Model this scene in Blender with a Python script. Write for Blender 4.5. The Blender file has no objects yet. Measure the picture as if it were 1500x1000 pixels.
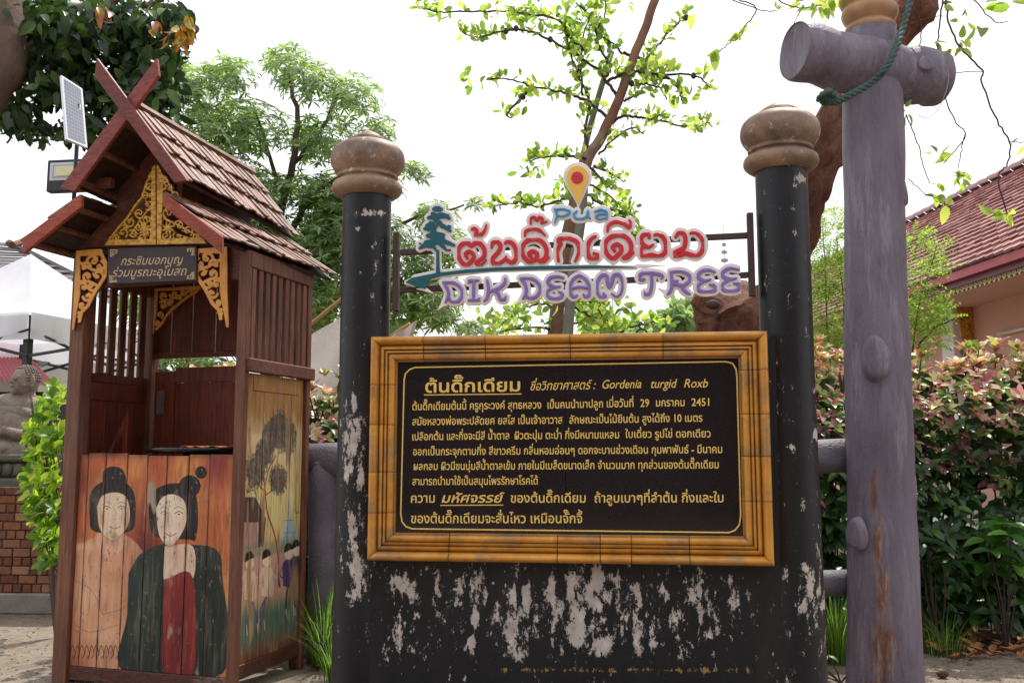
import bpy, bmesh, math, random
import numpy as np
from mathutils import Vector, Matrix, Quaternion
random.seed(7); RNG = np.random.default_rng(7)
SC = bpy.context.scene
COL = SC.collection
PI = math.pi

# ------------------------------------------------------------------ camera
CAM_H = 1.4; F = 1385.0; PITCH = math.radians(6.59)
cp, sp = math.cos(PITCH), math.sin(PITCH)
cd = bpy.data.cameras.new('camera'); cam = bpy.data.objects.new('camera', cd); COL.objects.link(cam)
cam.location = (0, 0, CAM_H); cam.rotation_euler = (PI/2 + PITCH, 0, 0)
cd.sensor_width = 36; cd.lens = 36*F/1500; cd.clip_start = 0.05; cd.clip_end = 600
SC.camera = cam

# ------------------------------------------------------------------ light
SUN_EL, SUN_AZ = math.radians(58), math.radians(28)      # azimuth from +Y (into the picture) towards +X
W = bpy.data.worlds.new('World'); SC.world = W; W.use_nodes = True
nt = W.node_tree; nt.nodes.clear()
sky = nt.nodes.new('ShaderNodeTexSky'); sky.sky_type = 'NISHITA'; sky.sun_disc = False
sky.sun_elevation = SUN_EL; sky.sun_rotation = SUN_AZ; sky.dust_density = 5; sky.air_density = 1.2
mx = nt.nodes.new('ShaderNodeMixRGB'); mx.inputs[0].default_value = .86; mx.inputs[2].default_value = (8.5, 8.6, 8.9, 1)
bg = nt.nodes.new('ShaderNodeBackground'); bg.inputs[1].default_value = .135
wo = nt.nodes.new('ShaderNodeOutputWorld')
nt.links.new(sky.outputs[0], mx.inputs[1]); nt.links.new(mx.outputs[0], bg.inputs[0]); nt.links.new(bg.outputs[0], wo.inputs[0])
sd = bpy.data.lights.new('sun', 'SUN'); sd.energy = 3.6; sd.angle = math.radians(.6); sd.color = (1, .95, .86)
sun = bpy.data.objects.new('sun', sd); COL.objects.link(sun)
sdir = Vector((math.sin(SUN_AZ)*math.cos(SUN_EL), math.cos(SUN_AZ)*math.cos(SUN_EL), math.sin(SUN_EL)))
sun.rotation_euler = sdir.to_track_quat('Z', 'Y').to_euler(); sun.location = sdir*50
vs = SC.view_settings; vs.view_transform = 'Standard'; vs.look = 'None'; vs.exposure = .34; vs.gamma = 1; vs.use_curve_mapping = False
SC.cycles.max_bounces = 6; SC.cycles.transparent_max_bounces = 6

# ------------------------------------------------------------------ geometry helpers
CAM = Vector((0, 0, CAM_H))
def ray(px, py):
    x = (px-750)/F; u = (500-py)/F
    return Vector((x, cp-u*sp, sp+u*cp))
def P(px, py, Y):
    d = ray(px, py); return CAM + d*(Y/d.y)
def G(px, py):                                            # point of the ground seen there
    d = ray(px, py); return CAM + d*(-CAM_H/d.z)
class Fr:                                                 # X to the right along a face, N into depth, Z up
    def __init__(s, o, ang, lean=0):
        s.o = Vector(o); a = math.radians(ang)
        s.X = Vector((math.cos(a), -math.sin(a), 0)); s.N = Vector((math.sin(a), math.cos(a), 0)); s.Z = Vector((0, 0, 1))
    def pt(s, u, v, w): return s.o + s.X*u + s.N*v + s.Z*w
    def hit(s, px, py, v=0):
        d = ray(px, py); p0 = s.o + s.N*v
        t = (p0-CAM).dot(s.N)/d.dot(s.N); q = CAM + d*t - s.o
        return q.dot(s.X), q.dot(s.Z)
    def P(s, px, py, v=0):
        u, w = s.hit(px, py, v); return s.pt(u, v, w)
WORLD = Fr((0, 0, 0), 0)

def setp(o, label=None, cat=None, group=None, kind=None):
    for k, v in (('label', label), ('category', cat), ('group', group), ('kind', kind)):
        if v: o[k] = v
    return o
def empty(name, loc, label, cat, group=None):
    o = bpy.data.objects.new(name, None); COL.objects.link(o); o.location = loc; o.empty_display_size = .1
    o['base'] = tuple(loc); return setp(o, label, cat, group)
def root_loc(o):
    v = Vector((0, 0, 0))
    while o is not None: v += o.location; o = o.parent
    return v
def link(name, me, mat, parent=None, mtx=None, kind=None):
    o = bpy.data.objects.new(name, me); COL.objects.link(o)
    if mat and not me.materials: me.materials.append(mat)
    base = root_loc(parent) if parent else Vector((0, 0, 0))
    o.parent = parent
    M = Matrix.Translation(-base)
    o.matrix_local = M @ mtx if mtx is not None else M
    if mtx is None and parent:                            # put the data where the parent is, keep a zero transform
        me.transform(M); o.matrix_local = Matrix.Identity(4)
    if kind: o['kind'] = kind
    return o
class MB:
    def __init__(s): s.v = []; s.f = []
    def quad(s, a, b, c, d):
        n = len(s.v); s.v += [tuple(a), tuple(b), tuple(c), tuple(d)]; s.f.append((n, n+1, n+2, n+3))
    def hexa(s, p):                                       # 8 corners: bottom four then top four
        n = len(s.v); s.v += [tuple(q) for q in p]
        for f in ((0, 3, 2, 1), (4, 5, 6, 7), (0, 1, 5, 4), (1, 2, 6, 5), (2, 3, 7, 6), (3, 0, 4, 7)): s.f.append(tuple(n+i for i in f))
        return s
    def box(s, fr, u0, u1, v0, v1, w0, w1):
        return s.hexa([fr.pt(u, v, w) for w in (w0, w1) for u, v in ((u0, v0), (u1, v0), (u1, v1), (u0, v1))])
    def prism(s, fr, pts, v0, v1):                        # outline in (u,w), extruded in v
        n = len(s.v); k = len(pts)
        A = sum(pts[i][0]*pts[(i+1) % k][1]-pts[(i+1) % k][0]*pts[i][1] for i in range(k))
        if A < 0: pts = pts[::-1]
        s.v += [tuple(fr.pt(u, v0, w)) for u, w in pts] + [tuple(fr.pt(u, v1, w)) for u, w in pts]
        s.f.append(tuple(range(n, n+k))); s.f.append(tuple(range(n+2*k-1, n+k-1, -1)))
        for i in range(k): j = (i+1) % k; s.f.append((n+i, n+k+i, n+k+j, n+j))
        return s
    def tube(s, pts, rad, n=8, cap=True):
        pts = [Vector(p) for p in pts]; k = len(pts)
        if not hasattr(rad, '__len__'): rad = [rad]*k
        b = len(s.v); up = None
        for i, p in enumerate(pts):
            t = (pts[min(i+1, k-1)]-pts[max(i-1, 0)]).normalized()
            if up is None:
                up = t.orthogonal().normalized()
            up = (up - t*up.dot(t)); up = up.normalized() if up.length > 1e-6 else t.orthogonal().normalized()
            w = t.cross(up)
            for j in range(n):
                a = 2*PI*j/n; s.v.append(tuple(p + (up*math.cos(a)+w*math.sin(a))*rad[i]))
        for i in range(k-1):
            for j in range(n):
                j2 = (j+1) % n; s.f.append((b+i*n+j, b+i*n+j2, b+(i+1)*n+j2, b+(i+1)*n+j))
        if cap: s.f.append(tuple(b+j for j in range(n))[::-1]); s.f.append(tuple(b+(k-1)*n+j for j in range(n)))
        return s
    def lathe(s, c, prof, n=32):                          # prof = [(radius, z)...] bottom to top
        return s.tube([Vector(c)+Vector((0, 0, z)) for r, z in prof], [r for r, z in prof], n)
    def sphere(s, c, r, n=12, m=8, rot=None):
        c = Vector(c); r = (r, r, r) if not hasattr(r, '__len__') else r; b = len(s.v)
        for i in range(m+1):
            th = PI*i/m
            for j in range(n):
                a = 2*PI*j/n; q = Vector((r[0]*math.sin(th)*math.cos(a), r[1]*math.sin(th)*math.sin(a), r[2]*math.cos(th)))
                if rot: q = rot @ q
                s.v.append(tuple(c+q))
        for i in range(m):
            for j in range(n): j2 = (j+1) % n; s.f.append((b+i*n+j, b+(i+1)*n+j, b+(i+1)*n+j2, b+i*n+j2))
        return s
    def mesh(s, name='m', smooth=False):
        me = bpy.data.meshes.new(name); me.from_pydata(s.v, [], s.f); me.update()
        if smooth: me.shade_smooth()
        return me
    def build(s, name, mat, parent=None, smooth=False, bevel=0, kind=None, seg=1, auto=False):
        me = s.mesh(name, smooth); o = link(name, me, mat, parent, kind=kind)
        if bevel:
            m = o.modifiers.new('b', 'BEVEL'); m.width = bevel; m.segments = seg; m.limit_method = 'ANGLE'; m.angle_limit = .6
        if auto:
            me.set_sharp_from_angle(angle=.7)
        return o
def catmull(pts, n=6):
    pts = [Vector(p) for p in pts]
    if len(pts) < 3: 
        return [pts[0].lerp(pts[-1], i/n) for i in range(n+1)]
    q = [pts[0]*2-pts[1]] + pts + [pts[-1]*2-pts[-2]]; out = []
    for i in range(1, len(q)-2):
        a, b, c, d = q[i-1:i+3]
        for k in range(n):
            t = k/n; out.append(.5*((2*b)+(c-a)*t+(2*a-5*b+4*c-d)*t*t+(3*b-a-3*c+d)*t**3))
    out.append(pts[-1]); return out
def V2(x, y): return Vector((x, y, 0))

# ------------------------------------------------------------------ materials
def srgb(h, k=1.0):
    if isinstance(h, str): h = tuple(int(h[i:i+2], 16)/255 for i in (0, 2, 4))
    return tuple(((c/12.92) if c <= .04045 else ((c+.055)/1.055)**2.4)*k for c in h)
class NM:
    def __init__(s, name, rough=.6, spec=.4, metal=0):
        s.m = bpy.data.materials.new(name); s.m.use_nodes = True; s.t = s.m.node_tree
        s.b = s.t.nodes['Principled BSDF']; s.b.inputs['Roughness'].default_value = rough
        s.b.inputs['Specular IOR Level'].default_value = spec; s.b.inputs['Metallic'].default_value = metal
        s.tc = s.n('ShaderNodeTexCoord')
    def n(s, t, **k):
        x = s.t.nodes.new(t)
        for a, b in k.items(): setattr(x, a, b)
        return x
    def l(s, a, b): s.t.links.new(a, b)
    def noise(s, scale, detail=4, rough=.55, stretch=(1, 1, 1), dist=0, src=None):
        mp = s.n('ShaderNodeMapping'); mp.inputs['Scale'].default_value = stretch
        s.l(src or s.tc.outputs['Object'], mp.inputs[0])
        oi = s.n('ShaderNodeObjectInfo'); vm = s.n('ShaderNodeVectorMath', operation='ADD')
        mu = s.n('ShaderNodeVectorMath', operation='SCALE'); mu.inputs['Scale'].default_value = 17.0
        s.l(oi.outputs['Random'], mu.inputs[0]); s.l(mp.outputs[0], vm.inputs[0]); s.l(mu.outputs[0], vm.inputs[1])
        x = s.n('ShaderNodeTexNoise'); x.inputs['Scale'].default_value = scale; x.inputs['Detail'].default_value = detail
        x.inputs['Roughness'].default_value = rough; x.inputs['Distortion'].default_value = dist
        s.l(vm.outputs[0], x.inputs['Vector']); return x.outputs['Fac']
    def ramp(s, fac, stops, interp='LINEAR'):
        r = s.n('ShaderNodeValToRGB'); r.color_ramp.interpolation = interp; e = r.color_ramp.elements
        while len(e) < len(stops): e.new(.5)
        for q, (p, c) in zip(e, stops):
            q.position = p; q.color = (c, c, c, 1) if not hasattr(c, '__len__') else (*c[:3], 1)
        s.l(fac, r.inputs[0]); return r.outputs[0]
    def mix(s, fac, a, b, mode='MIX'):
        x = s.n('ShaderNodeMixRGB', blend_type=mode)
        for i, q in ((0, fac), (1, a), (2, b)):
            if hasattr(q, 'is_linked') or hasattr(q, 'links'): s.l(q, x.inputs[i])
            elif i == 0: x.inputs[0].default_value = q
            else: x.inputs[i].default_value = (*q[:3], 1) if hasattr(q, '__len__') else (q, q, q, 1)
        return x.outputs[0]
    def math(s, op, a, b=0, clamp=False):
        x = s.n('ShaderNodeMath', operation=op); x.use_clamp = clamp
        for i, q in ((0, a), (1, b)):
            if hasattr(q, 'links'): s.l(q, x.inputs[i])
            else: x.inputs[i].default_value = q
        return x.outputs[0]
    def attr(s, name): return s.n('ShaderNodeAttribute', attribute_name=name)
    def color(s, c):
        if hasattr(c, 'links'): s.l(c, s.b.inputs['Base Color'])
        else: s.b.inputs['Base Color'].default_value = (*c[:3], 1)
        return s
    def rough(s, c): s.l(c, s.b.inputs['Roughness']); return s
    def bump(s, h, dist=.01, strength=.6, prev=None):
        x = s.n('ShaderNodeBump'); x.inputs['Strength'].default_value = strength; x.inputs['Distance'].default_value = dist
        s.l(h, x.inputs['Height'])
        if prev is not None: s.l(prev, x.inputs['Normal'])
        s.l(x.outputs[0], s.b.inputs['Normal']); return x.outputs[0]
def simple(name, c, rough=.6, var=.25, scale=8, bump=.003, spec=.4, metal=0, stretch=(1, 1, 1), bscale=60, dirt=None):
    m = NM(name, rough, spec, metal); nz = m.noise(scale, 5, .6, stretch)
    col = m.ramp(nz, [(.25, tuple(x*(1-var) for x in c)), (.75, tuple(min(1, x*(1+var)) for x in c))])
    if dirt: col = m.mix(m.ramp(m.noise(scale*.45, 6, .7), [(.52, 0), (.68, .8)]), col, dirt)
    m.color(col)
    if bump: m.bump(m.noise(bscale, 3, .6, stretch), bump, .6)
    return m.m
def wood(name, c, c2, axis='z', rough=.55, wear=None, grain=1.0):
    st = {'z': (14, 14, .8), 'x': (.8, 14, 14), 'y': (14, .8, 14)}[axis]
    m = NM(name, rough, .35)
    n1 = m.noise(3.2*grain, 6, .65, st, 1.2); n2 = m.noise(2.0, 3, .6)
    oi = m.n('ShaderNodeObjectInfo')
    col = m.ramp(n1, [(.28, c2), (.5, tuple((a+b)/2 for a, b in zip(c, c2))), (.72, c)])
    col = m.mix(.75, col, m.ramp(n2, [(.3, .62), (.7, 1.15)]), 'MULTIPLY')
    rv = m.ramp(oi.outputs['Random'], [(0, .72), (1, 1.2)]); col = m.mix(.8, col, rv, 'MULTIPLY')
    if wear:
        wn = m.noise(2.2, 8, .7, (1, 1, .35) if axis == 'z' else (1, 1, 1))
        col = m.mix(m.ramp(wn, [(.57, 0), (.66, .75)]), col, wear)
    m.color(col); m.rough(m.ramp(n1, [(.2, rough+.15), (.8, rough-.1)])); m.bump(n1, .006, .55)
    return m.m
M = {}
M['wood'] = wood('dark_brown_wood', srgb('8c5a45'), srgb('47281e'))
M['woodx'] = wood('dark_brown_wood_horizontal', srgb('7e4d3b'), srgb('40251c'), 'x')
M['woodin'] = wood('inner_red_wood', srgb('86412d'), srgb('451f16'), rough=.45)
M['post'] = wood('sawn_post_wood', srgb('8f5f4a'), srgb('55352a'), wear=srgb('6d5448'))
M['barge'] = wood('red_painted_board', srgb('97483f'), srgb('5d2623'), 'x', rough=.45)
M['barge2'] = wood('orange_red_painted_board', srgb('b05138'), srgb('72301f'), 'x', rough=.45)
M['shingle'] = wood('weathered_shingle', srgb('ad806c'), srgb('533730'), 'y', rough=.42, wear=srgb('bda79c'), grain=1.3)
M['underroof'] = wood('dark_roof_board', srgb('4b3028'), srgb('241612'), 'y')
M['railworn'] = wood('peeling_rail_wood', srgb('75463a'), srgb('3f2520'), 'x', wear=srgb('b6a69b'))

def leaf_mat(name, trans=.45, rough=.38, obj=False, spec=.4):
    m = NM(name, rough, spec)
    c = m.n('ShaderNodeObjectInfo').outputs['Color'] if obj else m.attr('tint').outputs['Color']
    nz = m.noise(30, 2, .5); c2 = m.mix(.5, c, m.ramp(nz, [(.3, .65), (.7, 1.25)]), 'MULTIPLY')
    m.color(c2)
    tr = m.n('ShaderNodeBsdfTranslucent'); m.l(m.mix(1, c2, (1.5, 1.65, .7), 'MULTIPLY'), tr.inputs[0])
    ms = m.n('ShaderNodeMixShader'); ms.inputs[0].default_value = trans
    out = m.t.nodes['Material Output']; m.l(m.b.outputs[0], ms.inputs[1]); m.l(tr.outputs[0], ms.inputs[2]); m.l(ms.outputs[0], out.inputs[0])
    return m.m
LM = {}
for _n, _t in (('thin', .55), ('thick', .2)):
    LM[_n] = (leaf_mat(_n+'_leaf', _t), leaf_mat(_n+'_leaf_single', _t, obj=True))

# ------------------------------------------------------------------ leaves
def leaf_proto(name, w=.4, fold=.12, bend=.15, tip=.5, hi=True):   # unit length along +Y, normal +Z
    ys = (0, .18, .42, .68, .88, 1) if hi else (0, .3, .65, 1); v = []; f = []
    for y in ys:
        # width profile, widest at tip-position
        p = tip; q = (y/p if y < p else (1-y)/(1-p)); ww = w/2*math.sin(min(1, max(0, q))*PI/2)**.8 + (.012 if 0 < y < 1 else 0)
        z = -bend*y*y
        if y in (0, 1): v.append((0, y, z))
        else: v += [(-ww, y, z+fold*ww*2), (0, y, z), (ww, y, z+fold*ww*2)]
    n = len(ys)-2
    f.append((0, 2, 1)); f.append((0, 3, 2))
    for i in range(n-1):
        a = 1+3*i; f += [(a, a+1, a+4, a+3), (a+1, a+2, a+5, a+4)]
    a = 1+3*(n-1); e = len(v)-1; f += [(a, a+1, e), (a+1, a+2, e)]
    return v, f, name
PL = dict(obov=leaf_proto('obovate_leaf', .52, .18, .2, .62), lance=leaf_proto('lance_leaf', .2, .15, .3, .5, False),
          oval=leaf_proto('oval_leaf', .46, .2, .3, .42), small=leaf_proto('small_leaf', .5, .1, .1, .5, False), broad=leaf_proto('broad_leaf', .5, .22, .35, .4))
_pm = {}
def lmtx(pos, d, up, size):
    y = Vector(d).normalized(); z = Vector(up) - y*Vector(up).dot(y)
    z = z.normalized() if z.length > 1e-4 else y.orthogonal().normalized()
    x = y.cross(z); m = Matrix((x, y, z)).transposed().to_4x4()
    return Matrix.Translation(pos) @ m @ Matrix.Diagonal((size, size, size, 1))
def leaves(items, proto, mats, parent, n_obj=0, name='leaf', restname='foliage', vis=None):
    """items: (matrix, colour). The n_obj that show largest become parts, the rest one joined part."""
    pv, pf, pn = PL[proto]
    def score(it):
        p = it[0].translation; s = it[0].to_scale()[0]
        ok = 1
        d = (p-CAM)
        yy = d.y*cp + d.z*sp; x = 750+F*d.x/yy; y = 500-F*(d.z*cp-d.y*sp)/yy
        if not (0 < x < 1500 and 0 < y < 1000): ok = 0
        if vis and not vis(x, y): ok = 0
        return -ok*s/yy
    if n_obj:
        items = sorted(items, key=score)
        n_obj = sum(1 for it in items[:n_obj] if score(it) < 0)
        if pn not in _pm:
            me = bpy.data.meshes.new(pn); me.from_pydata(pv, [], pf); me.shade_smooth(); me.materials.append(mats[1]); _pm[pn] = {}
            _pm[pn][mats[1].name] = me
        if mats[1].name not in _pm[pn]:
            me = bpy.data.meshes.new(pn); me.from_pydata(pv, [], pf); me.shade_smooth(); me.materials.append(mats[1]); _pm[pn][mats[1].name] = me
        me = _pm[pn][mats[1].name]; base = Matrix.Translation(-root_loc(parent))
        for m, c in items[:n_obj]:
            o = bpy.data.objects.new(name, me); COL.objects.link(o); o.parent = parent; o.matrix_local = base @ m; o.color = (*c[:3], 1)
        items = items[n_obj:]
    if not items: return None
    A = np.array([np.array(m) for m, c in items]); Cc = np.array([tuple(c[:3])+(1,) for m, c in items])
    pvn = np.c_[np.array(pv), np.ones(len(pv))]
    Vv = np.einsum('nij,kj->nki', A, pvn)[:, :, :3].reshape(-1, 3) - np.array(root_loc(parent))
    nv = len(pv); N = len(items)
    fl = [len(f) for f in pf]; idx = np.concatenate([np.array(f) for f in pf])
    allidx = (idx[None, :] + (np.arange(N)*nv)[:, None]).ravel()
    me = bpy.data.meshes.new(restname)
    me.vertices.add(N*nv); me.vertices.foreach_set('co', Vv.ravel().astype(np.float32))
    me.loops.add(len(allidx)); me.loops.foreach_set('vertex_index', allidx.astype(np.int32))
    tot = np.tile(np.array(fl), N); st = np.r_[0, np.cumsum(tot)[:-1]]
    me.polygons.add(len(tot)); me.polygons.foreach_set('loop_start', st.astype(np.int32))
    me.update(calc_edges=True); me.shade_smooth()
    at = me.attributes.new('tint', 'FLOAT_COLOR', 'POINT'); at.data.foreach_set('color', np.repeat(Cc, nv, 0).astype(np.float32).ravel())
    me.materials.append(mats[0])
    o = bpy.data.objects.new(restname, me); COL.objects.link(o); o.parent = parent; o['kind'] = 'stuff'
    return o
def rv(k=1.0): return Vector((random.gauss(0, 1), random.gauss(0, 1), random.gauss(0, 1))).normalized()*k
def vary(cols, k=.2):
    c = random.choice(cols); f = 1+random.uniform(-k, k); return tuple(x*f*(1+random.uniform(-.06, .06)) for x in c)
def rosette(pos, d, n, size, cols, spread=.9, droop=0.0):
    d = Vector(d).normalized(); a0 = random.random()*6.28; o = d.orthogonal().normalized(); out = []
    for i in range(n):
        q = Quaternion(d, a0+2*PI*i/n+random.uniform(-.3, .3)); sd_ = q @ o
        e = (d*(1-spread*random.uniform(.6, 1.1)) + sd_*spread + Vector((0, 0, -droop))).normalized()
        out.append((lmtx(pos, e, d+rv(.25), size*random.uniform(.65, 1.15)), vary(cols)))
    return out

# ------------------------------------------------------------------ cut-out shapes (signed distance field -> outline -> bevelled plate)
def sdf_grid(strokes, polys, cell, pad):
    allp = [p for s in strokes for p in s[0]] + [p for q in polys for p in q]
    x0 = min(p[0] for p in allp)-pad; x1 = max(p[0] for p in allp)+pad
    y0 = min(p[1] for p in allp)-pad; y1 = max(p[1] for p in allp)+pad
    nx = int((x1-x0)/cell)+2; ny = int((y1-y0)/cell)+2
    xs = x0+np.arange(nx)*cell; ys = y0+np.arange(ny)*cell
    D = np.full((ny, nx), 1e9)
    for pts, w in strokes:
        k = len(pts); ws = w if hasattr(w, '__len__') else [w]*k
        for i in range(k-1):
            ax, ay = pts[i][:2]; bx, by = pts[i+1][:2]; mw = max(ws[i], ws[i+1])+pad
            i0 = max(0, int((min(ax, bx)-mw-x0)/cell)); i1 = min(nx, int((max(ax, bx)+mw-x0)/cell)+2)
            j0 = max(0, int((min(ay, by)-mw-y0)/cell)); j1 = min(ny, int((max(ay, by)+mw-y0)/cell)+2)
            X, Y = np.meshgrid(xs[i0:i1], ys[j0:j1]); dx, dy = bx-ax, by-ay; L = dx*dx+dy*dy+1e-12
            t = np.clip(((X-ax)*dx+(Y-ay)*dy)/L, 0, 1)
            d = np.hypot(X-ax-t*dx, Y-ay-t*dy) - (ws[i]+(ws[i+1]-ws[i])*t)
            D[j0:j1, i0:i1] = np.minimum(D[j0:j1, i0:i1], d)
    X, Y = np.meshgrid(xs, ys)
    for q in polys:
        d = np.full(D.shape, 1e9); ins = np.zeros(D.shape, bool)
        for i in range(len(q)):
            ax, ay = q[i][:2]; bx, by = q[(i+1) % len(q)][:2]; dx, dy = bx-ax, by-ay; L = dx*dx+dy*dy+1e-12
            t = np.clip(((X-ax)*dx+(Y-ay)*dy)/L, 0, 1); d = np.minimum(d, np.hypot(X-ax-t*dx, Y-ay-t*dy))
            c = ((ay > Y) != (by > Y)) & (X < (bx-ax)*(Y-ay)/((by-ay) if abs(by-ay) > 1e-12 else 1e-12)+ax); ins ^= c
        D = np.minimum(D, np.where(ins, -d, d))
    D[0, :] = D[-1, :] = 1e3; D[:, 0] = D[:, -1] = 1e3
    return D, x0, y0, cell
def contours(D, x0, y0, cell, level=0.0):
    D = D-level; D = np.where(np.abs(D) < 1e-9, 1e-9, D); S = D < 0
    case = S[:-1, :-1]*1+S[:-1, 1:]*2+S[1:, 1:]*4+S[1:, :-1]*8
    segs = {}
    def ex(j, i): a, b = D[j, i], D[j, i+1]; return ('h', j, i), (x0+(i+max(.02, min(.98, a/(a-b))))*cell, y0+j*cell)
    def ey(j, i): a, b = D[j, i], D[j+1, i]; return ('v', j, i), (x0+i*cell, y0+(j+max(.02, min(.98, a/(a-b))))*cell)
    pos = {}
    tab = {1: [('L', 'B')], 2: [('B', 'R')], 3: [('L', 'R')], 4: [('R', 'T')], 5: [('L', 'T'), ('R', 'B')], 6: [('B', 'T')], 7: [('L', 'T')],
           8: [('T', 'L')], 9: [('T', 'B')], 10: [('B', 'L'), ('T', 'R')], 11: [('T', 'R')], 12: [('R', 'L')], 13: [('R', 'B')], 14: [('B', 'L')]}
    for j, i in zip(*np.nonzero((case > 0) & (case < 15))):
        for a, b in tab[int(case[j, i])]:
            ks = []
            for e in (a, b):
                k, p = {'B': lambda: ex(j, i), 'T': lambda: ex(j+1, i), 'L': lambda: ey(j, i), 'R': lambda: ey(j, i+1)}[e]()
                pos[k] = p; ks.append(k)
            segs.setdefault(ks[0], []).append(ks[1])
    loops = []
    while segs:
        s = next(iter(segs)); cur = s; lp = []
        while cur in segs:
            lp.append(pos[cur]); nx_ = segs[cur].pop()
            if not segs[cur]: del segs[cur]
            cur = nx_
            if cur == s: break
        if len(lp) > 5: loops.append(lp)
    return loops
def simplify(lp, tol):
    out = [lp[0]]; 
    i = 0; n = len(lp)
    while i < n-1:
        j = min(i+8, n-1)
        while j > i+1:
            a = np.array(lp[i]); b = np.array(lp[j]); d = b-a; L = np.hypot(*d)+1e-12
            q = np.array(lp[i+1:j])-a
            if np.max(np.abs(q[:, 0]*d[1]-q[:, 1]*d[0]))/L < tol: break
            j -= 1
        out.append(lp[j]); i = j
    return out
def plate(name, field, level, fr, v, depth, mat, parent, bevel=0, kind=None, tol=0):
    """front face at v, body goes back by depth; outline = level set of the field, bevelled edge from a second level set"""
    from mathutils.geometry import delaunay_2d_cdt
    D, x0, y0, cell = field
    lv = [level]+([level-bevel] if bevel else [])
    vc, ed, tag = [], [], []
    for k, L in enumerate(lv):
        for lp in contours(D, x0, y0, cell, L):
            lp = simplify(lp+[lp[0]], tol)[:-1]
            if len(lp) < 4: continue
            n = len(vc); vc += [Vector(p) for p in lp]; tag += [k]*len(lp); ed += [(n+i, n+(i+1) % len(lp)) for i in range(len(lp))]
    if not vc: return None
    ov, oe, of, orv, ore, orf = delaunay_2d_cdt(vc, ed, [], 0, 1e-7)
    X = np.array([q[:] for q in ov]); T = np.array([f for f in of if len(f) == 3])
    def samp(P_):
        fx = np.clip((P_[:, 0]-x0)/cell, 0, D.shape[1]-1.001); fy = np.clip((P_[:, 1]-y0)/cell, 0, D.shape[0]-1.001); ix = fx.astype(int); iy = fy.astype(int); tx = fx-ix; ty = fy-iy
        return (D[iy, ix]*(1-tx)+D[iy, ix+1]*tx)*(1-ty)+(D[iy+1, ix]*(1-tx)+D[iy+1, ix+1]*tx)*ty
    T = T[samp(X[T].mean(1)) < level]
    if not len(T): return None
    dp = np.zeros(len(X))
    for i, o_ in enumerate(orv):
        if bevel and o_ and tag[o_[0]] == 0: dp[i] = bevel
    fx_, fz_, fn = np.array(fr.X), np.array(fr.Z), np.array(fr.N); o0 = np.array(fr.o)
    front = o0+np.outer(X[:, 0], fx_)+np.outer(X[:, 1], fz_)+np.outer(v+dp, fn); back = o0+np.outer(X[:, 0], fx_)+np.outer(X[:, 1], fz_)+(v+depth)*fn
    n = len(X); es = {}
    for a, b, c in T:
        for e in ((a, b), (b, c), (c, a)): es[e] = 1
    F_ = [(int(a), int(b), int(c)) for a, b, c in T]+[(int(c)+n, int(b)+n, int(a)+n) for a, b, c in T]
    for a, b in es:
        if (b, a) not in es: F_.append((int(b), int(a), int(a)+n, int(b)+n))
    me = bpy.data.meshes.new(name); me.from_pydata([tuple(q) for q in np.r_[front, back]], [], F_); me.update()
    return link(name, me, mat, parent, kind=kind)
def cutout(name, fr, v, depth, mat, parent, strokes=(), polys=(), off=0, cell=.002, bevel=0, kind=None, smooth_pts=True):
    D, x0, y0, c = sdf_grid(strokes, polys, cell, abs(off)+3*cell)
    return plate(name, (D, x0, y0, c), off, fr, v, depth, mat, parent, bevel, kind, tol=cell*.12)

# ------------------------------------------------------------------ text
def _tmesh(body, offset):
    c = bpy.data.curves.new('t', 'FONT'); c.body = body; c.offset = offset; c.resolution_u = 3
    o = bpy.data.objects.new('t', c); COL.objects.link(o)
    me = bpy.data.meshes.new_from_object(o.evaluated_get(bpy.context.evaluated_depsgraph_get()))
    COL.objects.unlink(o); bpy.data.objects.remove(o)
    vs_ = np.array([v.co[:] for v in me.vertices]).reshape(-1, 3)[:, :2]; fs = [tuple(p.vertices) for p in me.polygons]; bpy.data.meshes.remove(me)
    return vs_, fs
UP = 'ัิีึืํ'; TONE = '่้๊๋์็'
def text_geo(s, offset=0.0):
    low = ''; marks = []; i = 0
    for i, ch in enumerate(s):
        if ch in TONE and ch != '็':
            prev = s[i-1] if i else ''; nxt = s[i+1] if i+1 < len(s) else ''
            k = i-1
            while k >= 0 and s[k] in 'ุู': k -= 1
            tall = k >= 0 and s[k] in 'ปฝฟ'
            if prev in UP or nxt == 'ำ': marks.append((ch, len(low), .15)); continue
        low += ch
    Vv, Ff = _tmesh(low, offset); Vs = [Vv]; Fs = list(Ff); n = len(Vv)
    for ch, k, up in marks:
        a, _ = _tmesh(low[:k]+'|', 0); adv = a[:, 0].max()
        b, _ = _tmesh('|', 0); adv -= b[:, 0].max()
        mv, mf = _tmesh(ch, offset); mv = mv+np.array([adv, up]); Vs.append(mv); Fs += [tuple(n+q for q in f) for f in mf]; n += len(mv)
    return np.concatenate(Vs), Fs
def write(name, s, fr, v, pl, pr, em, mat, parent, offset=.0, shear=0, proud=.0015):
    """baseline from pixel pl to pixel pr, em height in photo pixels"""
    Vv, Ff = text_geo(s, offset)
    (u0, w0), (u1, w1) = fr.hit(*pl, v), fr.hit(*pr, v)
    _, wt = fr.hit((pl[0]+pr[0])/2, (pl[1]+pr[1])/2-em, v); sy = wt-(w0+w1)/2
    x0, x1 = Vv[:, 0].min(), Vv[:, 0].max(); sx = (u1-u0)/(x1-x0)
    X = u0+(Vv[:, 0]-x0)*sx+Vv[:, 1]*sy*shear; Y = w0+(w1-w0)*(Vv[:, 0]-x0)/(x1-x0)+Vv[:, 1]*sy
    mb = MB(); mb.v = [tuple(fr.pt(a, v-proud, b)) for a, b in zip(X, Y)]; mb.f = Ff
    return mb.build(name, mat, parent)

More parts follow.
